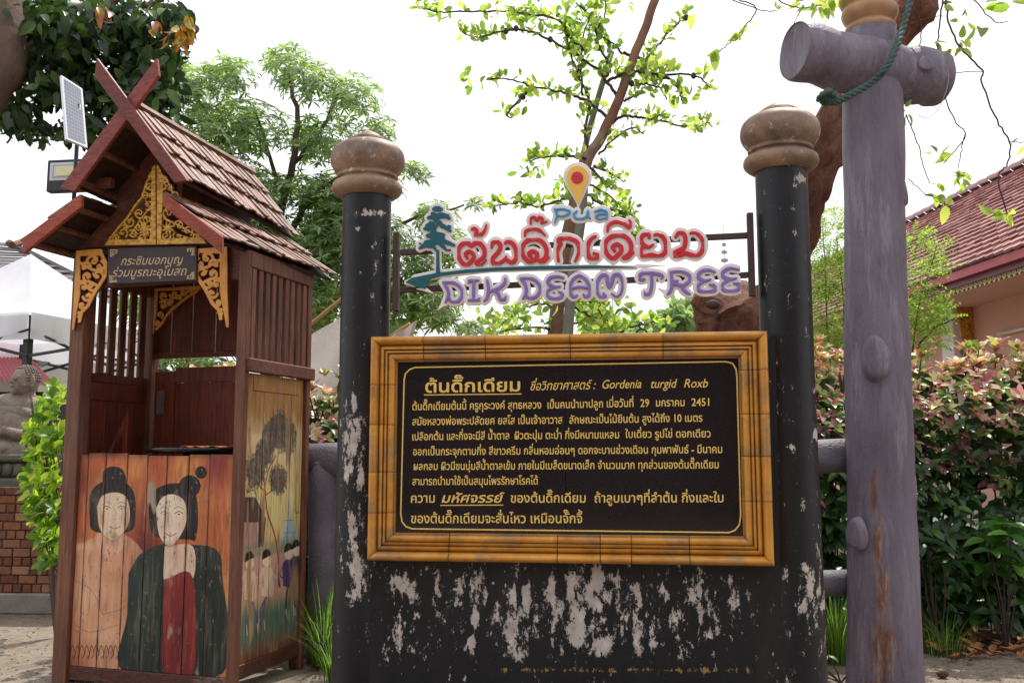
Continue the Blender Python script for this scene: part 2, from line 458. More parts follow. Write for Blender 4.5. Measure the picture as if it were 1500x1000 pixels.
# ------------------------------------------------------------------ painter for the two painted panels (flat print)
class Canvas:
    def __init__(s, fr, v, u0, u1, w0, w1, res):
        s.fr, s.v, s.u0, s.u1, s.w0, s.w1 = fr, v, u0, u1, w0, w1
        s.W = int((u1-u0)*res); s.H = int((w1-w0)*res); s.res = res
        s.a = np.zeros((s.H, s.W, 3)); s.X, s.Y = np.meshgrid(np.arange(s.W), np.arange(s.H))
    def t(s, p):
        u, w = s.fr.hit(p[0], p[1], s.v); return ((u-s.u0)*s.res, (w-s.w0)*s.res)
    def px(s): return None
    def nz(s, scale, seed, octs=4, sx=1, sy=1):
        r = np.random.default_rng(seed); out = np.zeros((s.H, s.W)); amp = 1; tot = 0
        for o in range(octs):
            gx = max(2, int(s.W/s.res*scale*sx*2**o)+2); gy = max(2, int(s.H/s.res*scale*sy*2**o)+2); g = r.random((gy, gx))
            fx = s.X/s.W*(gx-1.001); fy = s.Y/s.H*(gy-1.001); ix = fx.astype(int); iy = fy.astype(int); tx = fx-ix; ty = fy-iy
            tx = tx*tx*(3-2*tx); ty = ty*ty*(3-2*ty)
            out += amp*((g[iy, ix]*(1-tx)+g[iy, ix+1]*tx)*(1-ty)+(g[iy+1, ix]*(1-tx)+g[iy+1, ix+1]*tx)*ty); tot += amp; amp *= .55
        return out/tot
    def put(s, mask, c):
        c = np.array([int(c[i:i+2], 16)/255 for i in (0, 2, 4)]) if isinstance(c, str) else np.array(c)
        m = np.clip(mask, 0, 1)[..., None]; s.a = s.a*(1-m)+c*m
    def poly(s, pts, c, soft=1.0, curve=True, a=1.0):
        if curve:
            q = [V2(*p) for p in pts]; q = catmull(q+[q[0]], 6); pts = [(p.x, p.y) for p in q]
        pts = [s.t(p) for p in pts]; ins = np.zeros((s.H, s.W), bool); 
        x0 = max(0, int(min(p[0] for p in pts))-4); x1 = min(s.W, int(max(p[0] for p in pts))+5); y0 = max(0, int(min(p[1] for p in pts))-4); y1 = min(s.H, int(max(p[1] for p in pts))+5)
        if x1 <= x0 or y1 <= y0: return
        X = s.X[y0:y1, x0:x1]; Y = s.Y[y0:y1, x0:x1]; I = np.zeros(X.shape, bool); d = np.full(X.shape, 1e9)
        for i in range(len(pts)):
            ax, ay = pts[i]; bx, by = pts[(i+1) % len(pts)]
            I ^= ((ay > Y) != (by > Y)) & (X < (bx-ax)*(Y-ay)/((by-ay) if abs(by-ay) > 1e-9 else 1e-9)+ax)
            dx, dy = bx-ax, by-ay; t = np.clip(((X-ax)*dx+(Y-ay)*dy)/(dx*dx+dy*dy+1e-9), 0, 1); d = np.minimum(d, np.hypot(X-ax-t*dx, Y-ay-t*dy))
        m = np.zeros((s.H, s.W)); m[y0:y1, x0:x1] = np.clip(.5+np.where(I, d, -d)/(2*soft), 0, 1)*a; s.put(m, c); return m
    def line(s, pts, c, w=1.2, curve=True, a=1.0):
        if curve: q = catmull([V2(*p) for p in pts], 6); pts = [(p.x, p.y) for p in q]
        pts = [s.t(p) for p in pts]; m = np.zeros((s.H, s.W))
        for i in range(len(pts)-1):
            ax, ay = pts[i]; bx, by = pts[i+1]
            x0 = max(0, int(min(ax, bx)-w-3)); x1 = min(s.W, int(max(ax, bx)+w+4)); y0 = max(0, int(min(ay, by)-w-3)); y1 = min(s.H, int(max(ay, by)+w+4))
            if x1 <= x0 or y1 <= y0: continue
            X = s.X[y0:y1, x0:x1]; Y = s.Y[y0:y1, x0:x1]; dx, dy = bx-ax, by-ay
            t = np.clip(((X-ax)*dx+(Y-ay)*dy)/(dx*dx+dy*dy+1e-9), 0, 1); d = np.hypot(X-ax-t*dx, Y-ay-t*dy)
            m[y0:y1, x0:x1] = np.maximum(m[y0:y1, x0:x1], np.clip(w+.5-d, 0, 1))
        s.put(m*a, c)
    def blob(s, p, r, c, a=1.0):
        x, y = s.t(p); rx = r[0]*s.k; ry = r[1]*s.k
        x0 = int(max(0, x-3*rx)); x1 = int(min(s.W, x+3*rx+1)); y0 = int(max(0, y-3*ry)); y1 = int(min(s.H, y+3*ry+1))
        if x1 <= x0 or y1 <= y0: return
        c = np.array([int(c[i:i+2], 16)/255 for i in (0, 2, 4)]) if isinstance(c, str) else np.array(c)
        m = (np.exp(-(((s.X[y0:y1, x0:x1]-x)/rx)**2+((s.Y[y0:y1, x0:x1]-y)/ry)**2))*a)[..., None]
        s.a[y0:y1, x0:x1] = s.a[y0:y1, x0:x1]*(1-m)+c*m
    def image(s, name):
        im = bpy.data.images.new(name, s.W, s.H); buf = np.ones((s.H, s.W, 4), np.float32); buf[..., :3] = np.clip(s.a, 0, 1)
        im.pixels.foreach_set(buf.ravel()); im.update(); return im
def print_mat(name, im, rough=.5):
    m = NM(name, rough, .4); uv = m.n('ShaderNodeUVMap', uv_map='UVMap'); t = m.n('ShaderNodeTexImage'); t.image = im
    m.l(uv.outputs[0], t.inputs[0]); n1 = m.noise(3, 6, .65, (14, 14, .8), 1)
    c = m.mix(.55, t.outputs[0], m.ramp(n1, [(.3, .72), (.7, 1.12)]), 'MULTIPLY')
    c = m.mix(m.ramp(m.noise(3.5, 8, .75, (1, 1, .25)), [(.65, 0), (.69, .8)]), c, srgb('b3a294'))
    m.color(c); m.bump(n1, .004, .5); return m.m
def set_uv(o, fr, cv):
    me = o.data; uvl = me.uv_layers.new(name='UVMap'); base = root_loc(o)
    for l in me.loops:
        q = me.vertices[l.vertex_index].co + base - fr.o
        uvl.data[l.index].uv = ((q.dot(fr.X)-cv.u0)/(cv.u1-cv.u0), (q.dot(fr.Z)-cv.w0)/(cv.w1-cv.w0))
# ================================================================== SETTING
gm = NM('ground_dirt', .95, .15)
a = gm.noise(.9, 9, .7); b = gm.noise(14, 6, .7); c = gm.noise(120, 2, .5)
col = gm.ramp(a, [(.3, srgb('75685c')), (.5, srgb('93877a')), (.7, srgb('7d6f60'))])
col = gm.mix(gm.ramp(b, [(.5, 0), (.72, .8)]), col, srgb('5f5145'))
col = gm.mix(.5, col, gm.ramp(c, [(.3, .6), (.7, 1.35)]), 'MULTIPLY')
gm.color(col); gm.bump(c, .01, .6, gm.bump(b, .05, .5))
mb = MB(); mb.quad((-300, -60, 0), (300, -60, 0), (300, 500, 0), (-300, 500, 0)); mb.build('ground', gm.m, kind='structure')
sm_ = NM('bed_soil', .97, .1); a = sm_.noise(5, 8, .75); b = sm_.noise(60, 4, .6)
sm_.color(sm_.mix(.6, sm_.ramp(a, [(.3, srgb('4a3a2e')), (.7, srgb('75604c'))]), sm_.ramp(b, [(.3, .5), (.7, 1.4)]), 'MULTIPLY')); sm_.bump(b, .03, .8, sm_.bump(a, .1, .7))
bm = MB(); nx = 60
edge = [(-2.0+7.5*i/nx, 6.75+.1*math.sin(i*.9)+.07*math.sin(i*2.3)) for i in range(nx+1)]
for i in range(nx): bm.quad((*edge[i], .004), (*edge[i+1], .004), (edge[i+1][0], 9.3, .012), (edge[i][0], 9.3, .012))
bm.build('planting_bed', sm_.m, kind='structure')

# ================================================================== BOOTH
BF = Fr((G(345, 1022).x, G(345, 1022).y, 0), 16.8); BW, BD = 1.29, .76
booth = empty('photo_booth', BF.o, 'dark wooden roofed stand with painted panels, gilded carvings and crossed gable boards', 'booth')
topR = BF.hit(345, 372)[1]; sill = BF.hit(215, 665)[1]
pw = .085
mb = MB().box(BF, -BW, -BW+.105, 0, .09, 0, topR+.05); mb.build('post', M['post'], booth, bevel=.004)
mb = MB().box(BF, -pw+.02, .0, -.012, .034, 0, topR+.02); mb.build('post', M['post'], booth, bevel=.004)
mb = MB().box(BF, -pw, 0, BD-.03, BD+.02, 0, topR+.05); mb.build('post', M['wood'], booth, bevel=.004)
mb = MB().box(BF, -BW, -BW+pw, BD-.06, BD+.02, 0, topR+.05); mb.build('post', M['wood'], booth, bevel=.004)
uL, uR = -BW+.107, -pw+.018
# --- painted front: planks
cv = Canvas(BF, .03, uL, uR, .06, sill+.02, 760); cv.k = 1.0
cv.k = abs(cv.t((300, 800))[0]-cv.t((200, 800))[0])/100
n1 = cv.nz(3, 1, 5, 1.6, .6); n2 = cv.nz(5, 2, 4)
cv.a[:] = np.array([.80, .46, .25]); cv.put((n1-.45)*3.2, 'dd9a5c'); cv.put((n2-.5)*2.5, 'c0623a')
for p, r, c_, a_ in (((110, 705), (30, 38), '6d2722', .8), ((230, 690), (25, 35), 'a93c22', .6), ((215, 800), (30, 55), '7b2621', .9), ((318, 680), (16, 30), '7c1f2a', .9), ((100, 780), (20, 30), '8c342a', .7), ((160, 675), (30, 12), 'c8502a', .6), ((318, 780), (16, 50), 'b5582b', .5), ((225, 930), (25, 60), '6c2018', .9), ((120, 960), (60, 20), '8b4426', .7), ((270, 690), (18, 30), 'e09a50', .6)): cv.blob(p, r, c_, a_)
# generic stand-in: two plain villagers seen side by side from the front
skin, skin2 = 'e2ae8e', 'ecd2b4'
cv.poly([(94, 805), (128, 792), (150, 780), (175, 780), (196, 792), (212, 815), (216, 850), (205, 900), (200, 985), (94, 985)], 'd99a76')
cv.blob((140, 850), (35, 40), 'e6b692', .5); cv.blob((110, 950), (25, 40), 'b8663f', .6)
for q_ in ((105, 830, 12, 30, 'b87450'), (190, 870, 10, 40, 'b06a48'), (150, 930, 30, 14, 'eec09c'), (125, 880, 10, 25, 'efc4a0'), (170, 845, 22, 10, 'c4825c'), (120, 800, 18, 6, 'f0c8a6'), (108, 975, 16, 12, '8c4a30'), (185, 960, 14, 20, '9c5638')): cv.blob(q_[:2], q_[2:4], q_[4], .6)
cv.poly([(144, 775), (178, 775), (181, 800), (161, 815), (142, 800)], skin)
cv.poly([(131, 752), (133, 722), (150, 706), (180, 706), (196, 722), (198, 756), (190, 778), (138, 778)], '211a1a')
cv.poly([(150, 712), (152, 690), (166, 683), (181, 690), (182, 712)], '211a1a')
cv.poly([(142, 742), (150, 726), (168, 721), (184, 727), (190, 748), (186, 772), (166, 792), (147, 776)], skin2)
for q_ in ((150, 765, 7, 7, 'dba27e'), (184, 765, 6, 7, 'dba27e'), (168, 785, 10, 4, 'c08a66'), (146, 745, 5, 16, 'd8b892')): cv.blob(q_[:2], q_[2:4], q_[4], .5)
cv.line([(151, 744), (156, 741), (162, 744)], '30211c', 1.3); cv.line([(172, 744), (178, 741), (184, 745)], '30211c', 1.3)
cv.line([(151, 739), (156, 735), (163, 738)], '4a3026', .9); cv.line([(171, 738), (178, 735), (185, 739)], '4a3026', .9)
cv.line([(168, 745), (170, 759), (166, 761)], 'b07d60', .9); cv.line([(160, 771), (168, 774), (176, 771)], 'a04540', 1.6)
for q in ([(100, 845), (135, 865), (150, 900)], [(196, 870), (180, 890), (150, 900)], [(98, 905), (130, 925), (172, 915)]): cv.line(q, '8a5238', 1.0)
for i in range(14): cv.line([(95+i*7, 955+(i % 3)*5), (99+i*7, 945), (103+i*7, 957), (99+i*7, 964)], '3b2a25', 1.6)
cv.poly([(188, 840), (205, 812), (236, 797), (256, 800), (286, 798), (318, 806), (326, 845), (327, 985), (182, 985), (186, 900)], '27302b')
cv.blob((210, 880), (14, 70), '3a4a40', .6); cv.blob((305, 900), (12, 60), '151d1b', .7)
cv.poly([(240, 800), (282, 800), (281, 850), (242, 852)], 'e8c7ae')
cv.poly([(241, 848), (282, 846), (283, 985), (240, 985)], '8c2826'); cv.blob((262, 930), (10, 45), '5d1a1b', .7)
cv.poly([(218, 762), (220, 728), (236, 712), (262, 708), (284, 718), (290, 752), (286, 790), (276, 790), (228, 786)], '1d181a')
for p, r in (((278, 712), 16), ((294, 692), 9)): cv.poly([(p[0]+r*math.cos(t), p[1]+r*math.sin(t)) for t in np.linspace(0, 2*PI, 9)[:-1]], '1d181a')
cv.poly([(228, 745), (238, 728), (256, 724), (271, 736), (273, 764), (262, 788), (248, 800), (233, 784)], 'efdcc4')
for q_ in ((238, 772, 7, 7, 'dfae90'), (265, 772, 6, 7, 'dfae90'), (272, 750, 4, 18, 'd0aa8c'), (250, 798, 12, 3, 'b98c70'), (262, 815, 14, 8, 'd8ae90'), (246, 835, 6, 14, 'f4dcc6')): cv.blob(q_[:2], q_[2:4], q_[4], .5)
for q_ in ([(205, 820), (215, 860), (208, 930), (214, 980)], [(225, 810), (228, 880), (222, 980)], [(300, 808), (296, 870), (304, 980)], [(316, 820), (312, 900), (318, 980)], [(238, 800), (236, 850), (240, 980)], [(287, 800), (286, 860), (288, 980)]): cv.line(q_, '131a18', 1.6, a=.7)
for q_ in ([(250, 860), (252, 975)], [(268, 856), (270, 978)], [(276, 870), (274, 978)]): cv.line(q_, '5a1414', 1.4, a=.6)
for q_ in ((131, 752), (150, 712)): pass
cv.line([(228, 745), (238, 728), (256, 724), (271, 736), (273, 764), (262, 788), (248, 800), (233, 784), (228, 745)], '5a3a30', .9, a=.8); cv.line([(142, 742), (150, 726), (168, 721), (184, 727), (190, 748), (186, 772), (166, 792), (147, 776), (142, 742)], '6a4434', .9, a=.8)
cv.line([(235, 752), (240, 749), (246, 752)], '2a1c1a', 1.3); cv.line([(256, 752), (262, 749), (268, 752)], '2a1c1a', 1.3)
cv.line([(234, 746), (240, 742), (247, 745)], '4a3026', .9); cv.line([(255, 745), (262, 742), (269, 746)], '4a3026', .9)
cv.line([(250, 752), (252, 768), (248, 770)], 'b8886a', .9); cv.line([(243, 781), (250, 785), (258, 781)], 'a8343c', 1.8)
cv.put((cv.nz(14, 5, 4, 1, .25)-.72)*12, 'a8937f')
for e in ((157, 745), (178, 745), (241, 753), (262, 753)): cv.line([(e[0]-1, e[1]), (e[0]+1, e[1])], '241a18', 2.2)
cv.put((cv.nz(30, 31, 4, 2, .22)-.5)*.8, 'f2d6b0'); cv.put((cv.nz(24, 32, 4, 2, .3)-.56)*1.2, '5a3426'); cv.put((cv.nz(60, 35, 3, 1, .6)-.73)*8, '8a6a54')
for x in xs_[1:-1] if False else (122, 148, 180, 210, 239, 271, 302):
    xx = cv.t((x, 830))[0]; cv.put(np.exp(-((cv.X-xx)/5.0)**2)*(cv.nz(9, int(x), 4)*1.6-.35), '4e3226')
for y0_, y1_ in ((985, 1000), (655, 672)):
    yy = cv.t((200, (y0_+y1_)/2))[1]; cv.put(np.exp(-((cv.Y-yy)/26)**2)*(cv.nz(8, y0_, 4)*2-.5), '5a3828')
PM = print_mat('painted_front_panel', cv.image('front_paint'))
xs_ = [92, 122, 148, 180, 210, 239, 271, 302, 331]; us = [BF.hit(x, 830, .03)[0] for x in xs_]; us[0] = uL; us[-1] = uR
pb = MB().box(BF, uL+.002, uR-.002, .052, .06, .05, sill-.03); fp = pb.build('front_panel', M['woodin'], booth)
for i in range(8):
    dz = random.uniform(-.006, .006); vv = .03+random.uniform(-.002, .002)
    o = MB().box(BF, us[i]+.0018, us[i+1]-.0018, vv, .05, .10, sill+.005*math.sin(i)+dz).build('plank', PM, fp, bevel=.002); set_uv(o, BF, cv)
MB().box(BF, uL, uR, .018, .05, .02, .098).build('bottom_rail', M['railworn'], booth, bevel=.003)
# --- painted side: BS frame looks along the side
BS = Fr(BF.o, 0); BS.X = BF.N.copy(); BS.N = -BF.X.copy()
z_r0, z_r1 = BS.hit(345, 541)[1], BS.hit(345, 521)[1]
cs = Canvas(BS, .02, .035, BD-.03, .1, z_r0, 760); cs.k = abs(cs.t((400, 800))[0]-cs.t((380, 800))[0])/20
kz = abs(cs.t((400, 800))[1]-cs.t((400, 780))[1])/20
cs.a[:] = np.array([.82, .66, .45]); n1 = cs.nz(3, 11, 5, 2, .5)
cs.put((n1-.5)*3, 'd9b56c')
def hb(y0, y1, c_, a_=1.0):                              # soft horizontal band given in photo rows
    ya = cs.t((400, y0))[1]; yb = cs.t((400, y1))[1]; s_ = abs(ya-yb)/2+1; cs.put(np.exp(-((cs.Y-(ya+yb)/2)/s_)**4)*a_, c_)
hb(545, 620, 'a9703c', .75); hb(625, 700, 'd8bf90', .7); hb(700, 780, 'dccb86', .85); hb(800, 880, 'c9938a', .9); hb(880, 945, '4f6b60', .95); hb(935, 1000, '6a3a2c', .95)
def ovl(p, rx, ry, c_, a_=1.0): cs.poly([(p[0]+rx*math.cos(t), p[1]+ry*math.sin(t)) for t in np.linspace(0, 2*PI, 13)[:-1]], c_, a=a_)
cs.poly([(349, 752), (356, 728), (375, 728), (384, 746), (390, 760), (386, 800), (349, 805)], '5b4038', curve=False); cs.poly([(350, 765), (380, 765), (378, 800), (350, 806)], 'b98c80', curve=False)
for i in range(5): cs.line([(352+i*6, 768), (352+i*6, 800)], '6b463c', 1.2, False)
for i in range(4): cs.line([(353+i*8, 735), (358+i*8, 758)], '82604f', 1.0, False)
for k in range(6):
    t = -2.6+k*.55; cs.line([(363, 722), (363+9*math.cos(t), 716+9*math.sin(t)), (363+14*math.cos(t), 727+8*math.sin(t))], '3c3a2c', 1.6)
cs.line([(363, 722), (365, 735)], '4a3a2c', 1.4); cs.line([(436, 752), (433, 790)], '9a7048', 1.5)
for k in range(5): t = -2.6+k*.6; cs.line([(435, 752), (435+6*math.cos(t), 750+8*math.sin(t))], '9a7a4c', 1.4)
cs.poly([(423, 716), (426, 760), (434, 778), (436, 800), (413, 800), (415, 778), (421, 760)], 'a9bfc4', curve=False); cs.line([(417, 762), (431, 762)], '5f7c88', 1.6, False); cs.line([(415, 780), (435, 780)], '5f7c88', 1.6, False)
hb(792, 812, '6e7d68', .55)
cs.line([(384, 680), (388, 712), (392, 750), (403, 785), (409, 830), (408, 855)], '8b4426', 5.5); cs.line([(388, 715), (394, 688), (404, 668)], '8b4426', 3.5); cs.line([(390, 725), (402, 715), (408, 705)], '8b4426', 3); cs.line([(390, 722), (378, 708), (372, 700)], '8b4426', 3)
cs.line([(408, 840), (410, 858)], '3e3a34', 9)
rg = np.random.default_rng(4)
for p, rx, ry in (((409, 632), 22, 32), ((388, 662), 13, 20), ((375, 690), 17, 26), ((408, 703), 14, 22), ((423, 640), 11, 28), ((396, 640), 12, 22)):
    ovl(p, rx*.8, ry*.8, '5a4a3e', .75)
    for _ in range(260):
        t = rg.random()*6.28; r = math.sqrt(rg.random()); q = (p[0]+rx*r*math.cos(t), p[1]+ry*r*math.sin(t)); c_ = ['56423a', '6a6a60', '7b4a3a', '4a6a66', '3a302c'][rg.integers(5)]
        cs.blob(q, (.75, 1.0), c_, .85)
def fig(x, y, h, top, bot, st=1):                        # simple painted figure, feet at (x, y)
    s_ = h/120
    cs.line([(x-3*s_, y), (x-4*s_, y-28*s_), (x, y-55*s_)], bot, 3.6*s_*1.7); cs.line([(x+12*s_*st, y-4*s_), (x+9*s_*st, y-30*s_), (x+2, y-52*s_)], bot, 3.4*s_*1.7)
    cs.line([(x-3*s_, y), (x-4*s_, y-14*s_)], 'e0b898', 3.2); cs.line([(x+12*s_*st, y-4*s_), (x+11*s_*st, y-16*s_)], 'e0b898', 3.2)
    cs.poly([(x-8*s_, y-50*s_), (x-9*s_, y-84*s_), (x, y-92*s_), (x+9*s_, y-84*s_), (x+8*s_, y-50*s_)], top)
    cs.line([(x-8*s_, y-84*s_), (x-13*s_, y-68*s_), (x-2*s_, y-58*s_)], top, 3.4); cs.line([(x+8*s_, y-84*s_), (x+15*s_, y-76*s_), (x+17*s_, y-95*s_)], top, 3.2)
    ovl((x, y-102*s_), 6.2*s_, 10*s_, 'ecd2b6'); cs.poly([(x-7*s_, y-102*s_), (x-5*s_, y-114*s_), (x+2*s_, y-118*s_), (x+6*s_, y-110*s_), (x, y-106*s_)], '221c1c')
fig(366, 930, 125, 'e2bfa2', '5e4a78'); fig(391, 922, 120, 'e2bfa2', '6a5182', -1); fig(423, 905, 112, '54406a', '4a3a3a'); fig(434, 900, 112, '3f3658', '8a7488')
cs.put((cs.nz(10, 9, 4, 1.5, .2)-.66)*12, '9c7c5c')
cs.put((cs.nz(30, 21, 4, 2, .25)-.5)*1.1, 'f0dcb8'); cs.put((cs.nz(26, 22, 4, 2, .3)-.55)*1.6, '5a3c28')
PS = print_mat('painted_side_panel', cs.image('side_paint'))
side = MB().box(BS, .036, BD-.032, .045, .052, .12, z_r0).build('side_panel', M['woodin'], booth)
ys_ = [.036+(BD-.068)*q for q in (0, .12, .30, .47, .63, .78, .90, 1)]
for i in range(7):
    hi = z_r0-.005 if i in (0, 6) else BS.hit(400, 570)[1]-.02
    o = MB().box(BS, ys_[i]+.0016, ys_[i+1]-.0016, .022+random.uniform(-.0015, .0015), .044, .17, hi).build('plank', PS, side, bevel=.002); set_uv(o, BS, cs)
o = MB().box(BS, ys_[1]+.001, ys_[6]-.001, .019, .044, BS.hit(400, 570)[1]-.018, z_r0-.003).build('top_board', PS, side, bevel=.002); set_uv(o, BS, cs)
MB().box(BS, .036, BD-.032, .015, .046, .085, .168).build('bottom_rail', M['woodx'], booth, bevel=.004)
MB().box(BS, .0, BD+.04, -.022, .03, z_r0, z_r1).build('middle_rail', M['woodx'], booth, bevel=.005)
MB().box(BS, .0, BD+.02, -.004, .04, topR-.08, topR+.02).build('eaves_beam', M['wood'], booth, bevel=.004)
nS = 9
for i in range(nS):
    c_ = .07+(BD-.14)*i/(nS-1)
    MB().box(BS, c_-.023, c_+.023, .006+random.uniform(-.003, .003), .03, z_r1+.001, topR-.081).build('slat', M['wood'], booth, bevel=.003)
# --- left side wall seen from inside
LS = Fr(BF.pt(-BW, 0, 0), 0); LS.X = BF.N.copy(); LS.N = BF.X.copy()
wl0 = BF.hit(115, 553, .1)[1]
MB().box(LS, .092, BD-.062, .02, .06, wl0-.02, wl0+.035).build('middle_rail', M['woodin'], booth, bevel=.004)
MB().box(LS, .092, BD-.062, .02, .06, topR-.1, topR+.02).build('eaves_beam', M['wood'], booth, bevel=.004)
for i in range(6):
    c_ = .14+(BD-.26)*i/5; MB().box(LS, c_-.03, c_+.03, .028, .05, wl0+.036, topR-.101).build('slat', M['wood'], booth, bevel=.003)
for a_, b_ in ((.092, .16), (.70, BD-.062)): MB().box(LS, a_, b_, .03, .055, .1, wl0-.021).build('stile', M['woodin'], booth, bevel=.003)
MB().box(LS, .161, .699, .03, .055, wl0-.14, wl0-.022).build('top_rail', M['woodin'], booth, bevel=.003)
for i in range(4): MB().box(LS, .161+.1345*i+.001, .161+.1345*(i+1)-.001, .034, .05, .1, wl0-.141).build('plank', M['woodin'], booth, bevel=.002)
# --- back wall: upper panel, lower door with hinge
bz = lambda y, x=280: BF.hit(x, y, BD-.02)[1]
def bu(x): return BF.hit(x, 600, BD-.02)[0]
up0, up1 = bz(524), bz(405)
for i, (xa, xb) in enumerate(((222, 247), (248, 278), (279, 312), (313, 350))): MB().box(BF, bu(xa), bu(xb)-.003, BD-.03, BD-.012, up0+.04, up1).build('back_plank', M['woodin'], booth, bevel=.003)
MB().box(BF, bu(222), bu(352), BD-.035, BD-.01, up0, up0+.038).build('back_rail', M['woodin'], booth, bevel=.003)
MB().box(BF, -BW+.087, -pw-.002, BD-.05, BD, up1+.002, up1+.12).build('back_lintel', M['wood'], booth, bevel=.003)
door = MB().box(BF, bu(228), bu(257)-.001, BD-.04, BD-.005, .1, bz(543)).build('back_door', M['woodin'], booth, bevel=.003)
MB().box(BF, bu(257), bu(352), BD-.04, BD-.005, bz(560), bz(538)).build('top_rail', M['woodin'], door, bevel=.003)
for i, (xa, xb) in enumerate(((257, 281), (282, 306), (307, 330), (331, 352))): MB().box(BF, bu(xa)+.001, bu(xb), BD-.03, BD-.012, .1, bz(560)-.002).build('plank', M['woodin'], door, bevel=.002)
hm = simple('hinge_steel', srgb('857a74'), .5, .2, 20, .001, metal=.6)
hg = MB().box(BF, bu(232), bu(243), BD-.044, BD-.0405, bz(606), bz(571))
for yy in (576, 584, 592, 600): hg.sphere(BF.P(239, yy, BD-.045), .004, 6, 4)
hg.build('hinge', hm, door)
# --- lintel and gable wall, roofs
MB().box(BF, -BW+.106, -pw+.018, -.0, .05, BF.hit(230, 416)[1], topR+.045).build('lintel', M['woodx'], booth, bevel=.004)
gpx = [(118, 362), (172, 300), (176, 240), (205, 190), (262, 285), (310, 362)]
gw = MB()
gp = [BF.hit(x, y, .03) for x, y in gpx]; gw.prism(BF, gp, .03, .05); gw.build('gable_wall', M['woodx'], booth)
vf, vb = -.27, .95
def roof_side(name, rf, ef, rb, eb, rows, cols, lap=.05, under=True, mat='shingle', lift=.012, seed=1):
    rd = random.Random(seed); nrm = (ef-rf).cross(rb-rf).normalized(); nrm = nrm if nrm.z > 0 else -nrm
    def q(s_, t_): return (rf.lerp(ef, t_)).lerp(rb.lerp(eb, t_), s_)
    und = MB(); th = nrm*-.02
    und.hexa([rf+th, ef+th, eb+th, rb+th, rf, ef, eb, rb]); r = und.build(name, M['underroof'], booth)
    for k in range(rows):
        t0 = max(0, k/rows-.03); t1 = (k+1)/rows+lap*.6
        for i in range(cols):
            s0 = i/cols; s1 = (i+1)/cols-.002; tt = t1+rd.uniform(-.03, .03); l0 = .004+rd.uniform(0, .004)+(.006 if i % 2 else 0); l1 = lift+.012+rd.uniform(0, .012)+(.006 if i % 2 else 0)
            sk = rd.uniform(-.004, .004)
            a_, b_, c_, d_ = q(s0, t0)+nrm*l0, q(s0+sk, tt)+nrm*l1, q(s1+sk, tt)+nrm*l1, q(s1, t0)+nrm*l0; h_ = nrm*.011
            MB().hexa([a_, b_, c_, d_, a_+h_, b_+h_, c_+h_, d_+h_]).build('shingle', M[mat], r)
    return r
rfU, reU = BF.P(196, 160, vf), BF.P(266, 262, vf); rbU, ebU = BF.P(370, 260, vb), BF.P(430, 347, vb)
roof_side('roof', rfU, reU, rbU, ebU, 3, 26, seed=2)
elU = BF.P(104, 270, vf); elb = rbU+(elU-rfU)*((ebU-rbU).length/(reU-rfU).length)
roof_side('roof', rfU, elU, rbU, elb, 3, 14, seed=3)
MB().hexa([rfU+Vector((0, 0, .03))-BF.X*.03, rfU+Vector((0, 0, .03))+BF.X*.03, rbU+Vector((0, 0, .03))+BF.X*.03, rbU+Vector((0, 0, .03))-BF.X*.03] + [rfU+Vector((0, 0, .055))-BF.X*.02, rfU+Vector((0, 0, .055))+BF.X*.02, rbU+Vector((0, 0, .055))+BF.X*.02, rbU+Vector((0, 0, .055))-BF.X*.02]).build('ridge_board', M['shingle'], booth)
rfL, reL = BF.P(240, 284, vf), BF.P(321, 352, vf); rbL, ebL = BF.P(420, 352, vb), BF.P(486, 408, vb)
roof_side('lower_roof', rfL, reL, rbL, ebL, 2, 24, seed=5, lift=.016)
lfL, leL = BF.P(119, 288, vf), BF.P(36, 357, vf); lb = BF.N*(vb-vf)
roof_side('lower_roof', lfL, leL, lfL+lb, leL+lb, 2, 12, seed=6)
def board(name, px, v0, v1, mat, bev=.004): MB().prism(BF, [BF.hit(x, y, v0) for x, y in px], v0, v1).build(name, M[mat], booth, bevel=bev)
board('gable_board', [(141, 84.5), (137.7, 111), (255, 268), (274, 264)], -.335, -.308, 'barge')
board('gable_board', [(229, 84.5), (232, 111), (109, 280), (87, 275)], -.305, -.278, 'barge')
board('gable_board', [(238, 281), (238, 302), (325, 371), (324, 345)], -.32, -.293, 'barge2')
board('gable_board', [(119, 284), (119, 303), (33, 372), (32, 349)], -.32, -.293, 'barge2')
MB().tube([BF.P(18, 359, -.2), BF.P(60, 345, .3)], .022, 8).build('eaves_pole', M['wood'], booth)
MB().box(BF, BF.hit(130, 268)[0], BF.hit(185, 268)[0], -.15, -.1, BF.hit(150, 285)[1], BF.hit(150, 272)[1]).build('purlin', M['woodx'], booth, bevel=.004)
for s_, f in ((.12, 0), (.5, 0), (.88, 0)):
    a_ = rfU.lerp(elU, s_)-Vector((0, 0, .035)); b_ = rbU.lerp(elb, s_)-Vector((0, 0, .035)); MB().tube([a_, b_], .022, 6).build('purlin', M['wood'], booth)
    a_ = lfL.lerp(leL, s_)-Vector((0, 0, .035)); MB().tube([a_, a_+lb], .02, 6).build('purlin', M['wood'], booth)
# upper side walls between lower and upper roof
c0, c1 = BF.P(262, 292, .0), BF.P(262, 362, .0)
MB().box(BF, BF.hit(262, 300, 0)[0]-.02, BF.hit(262, 300, 0)[0]+.02, .0, BD+.02, BF.hit(262, 330, 0)[1], BF.hit(262, 268, 0)[1]).build('clerestory_board', M['woodx'], booth)
MB().box(BF, -BW, 0, -.02, BD+.02, topR+.052, topR+.075).build('ceiling_board', M['underroof'], booth)
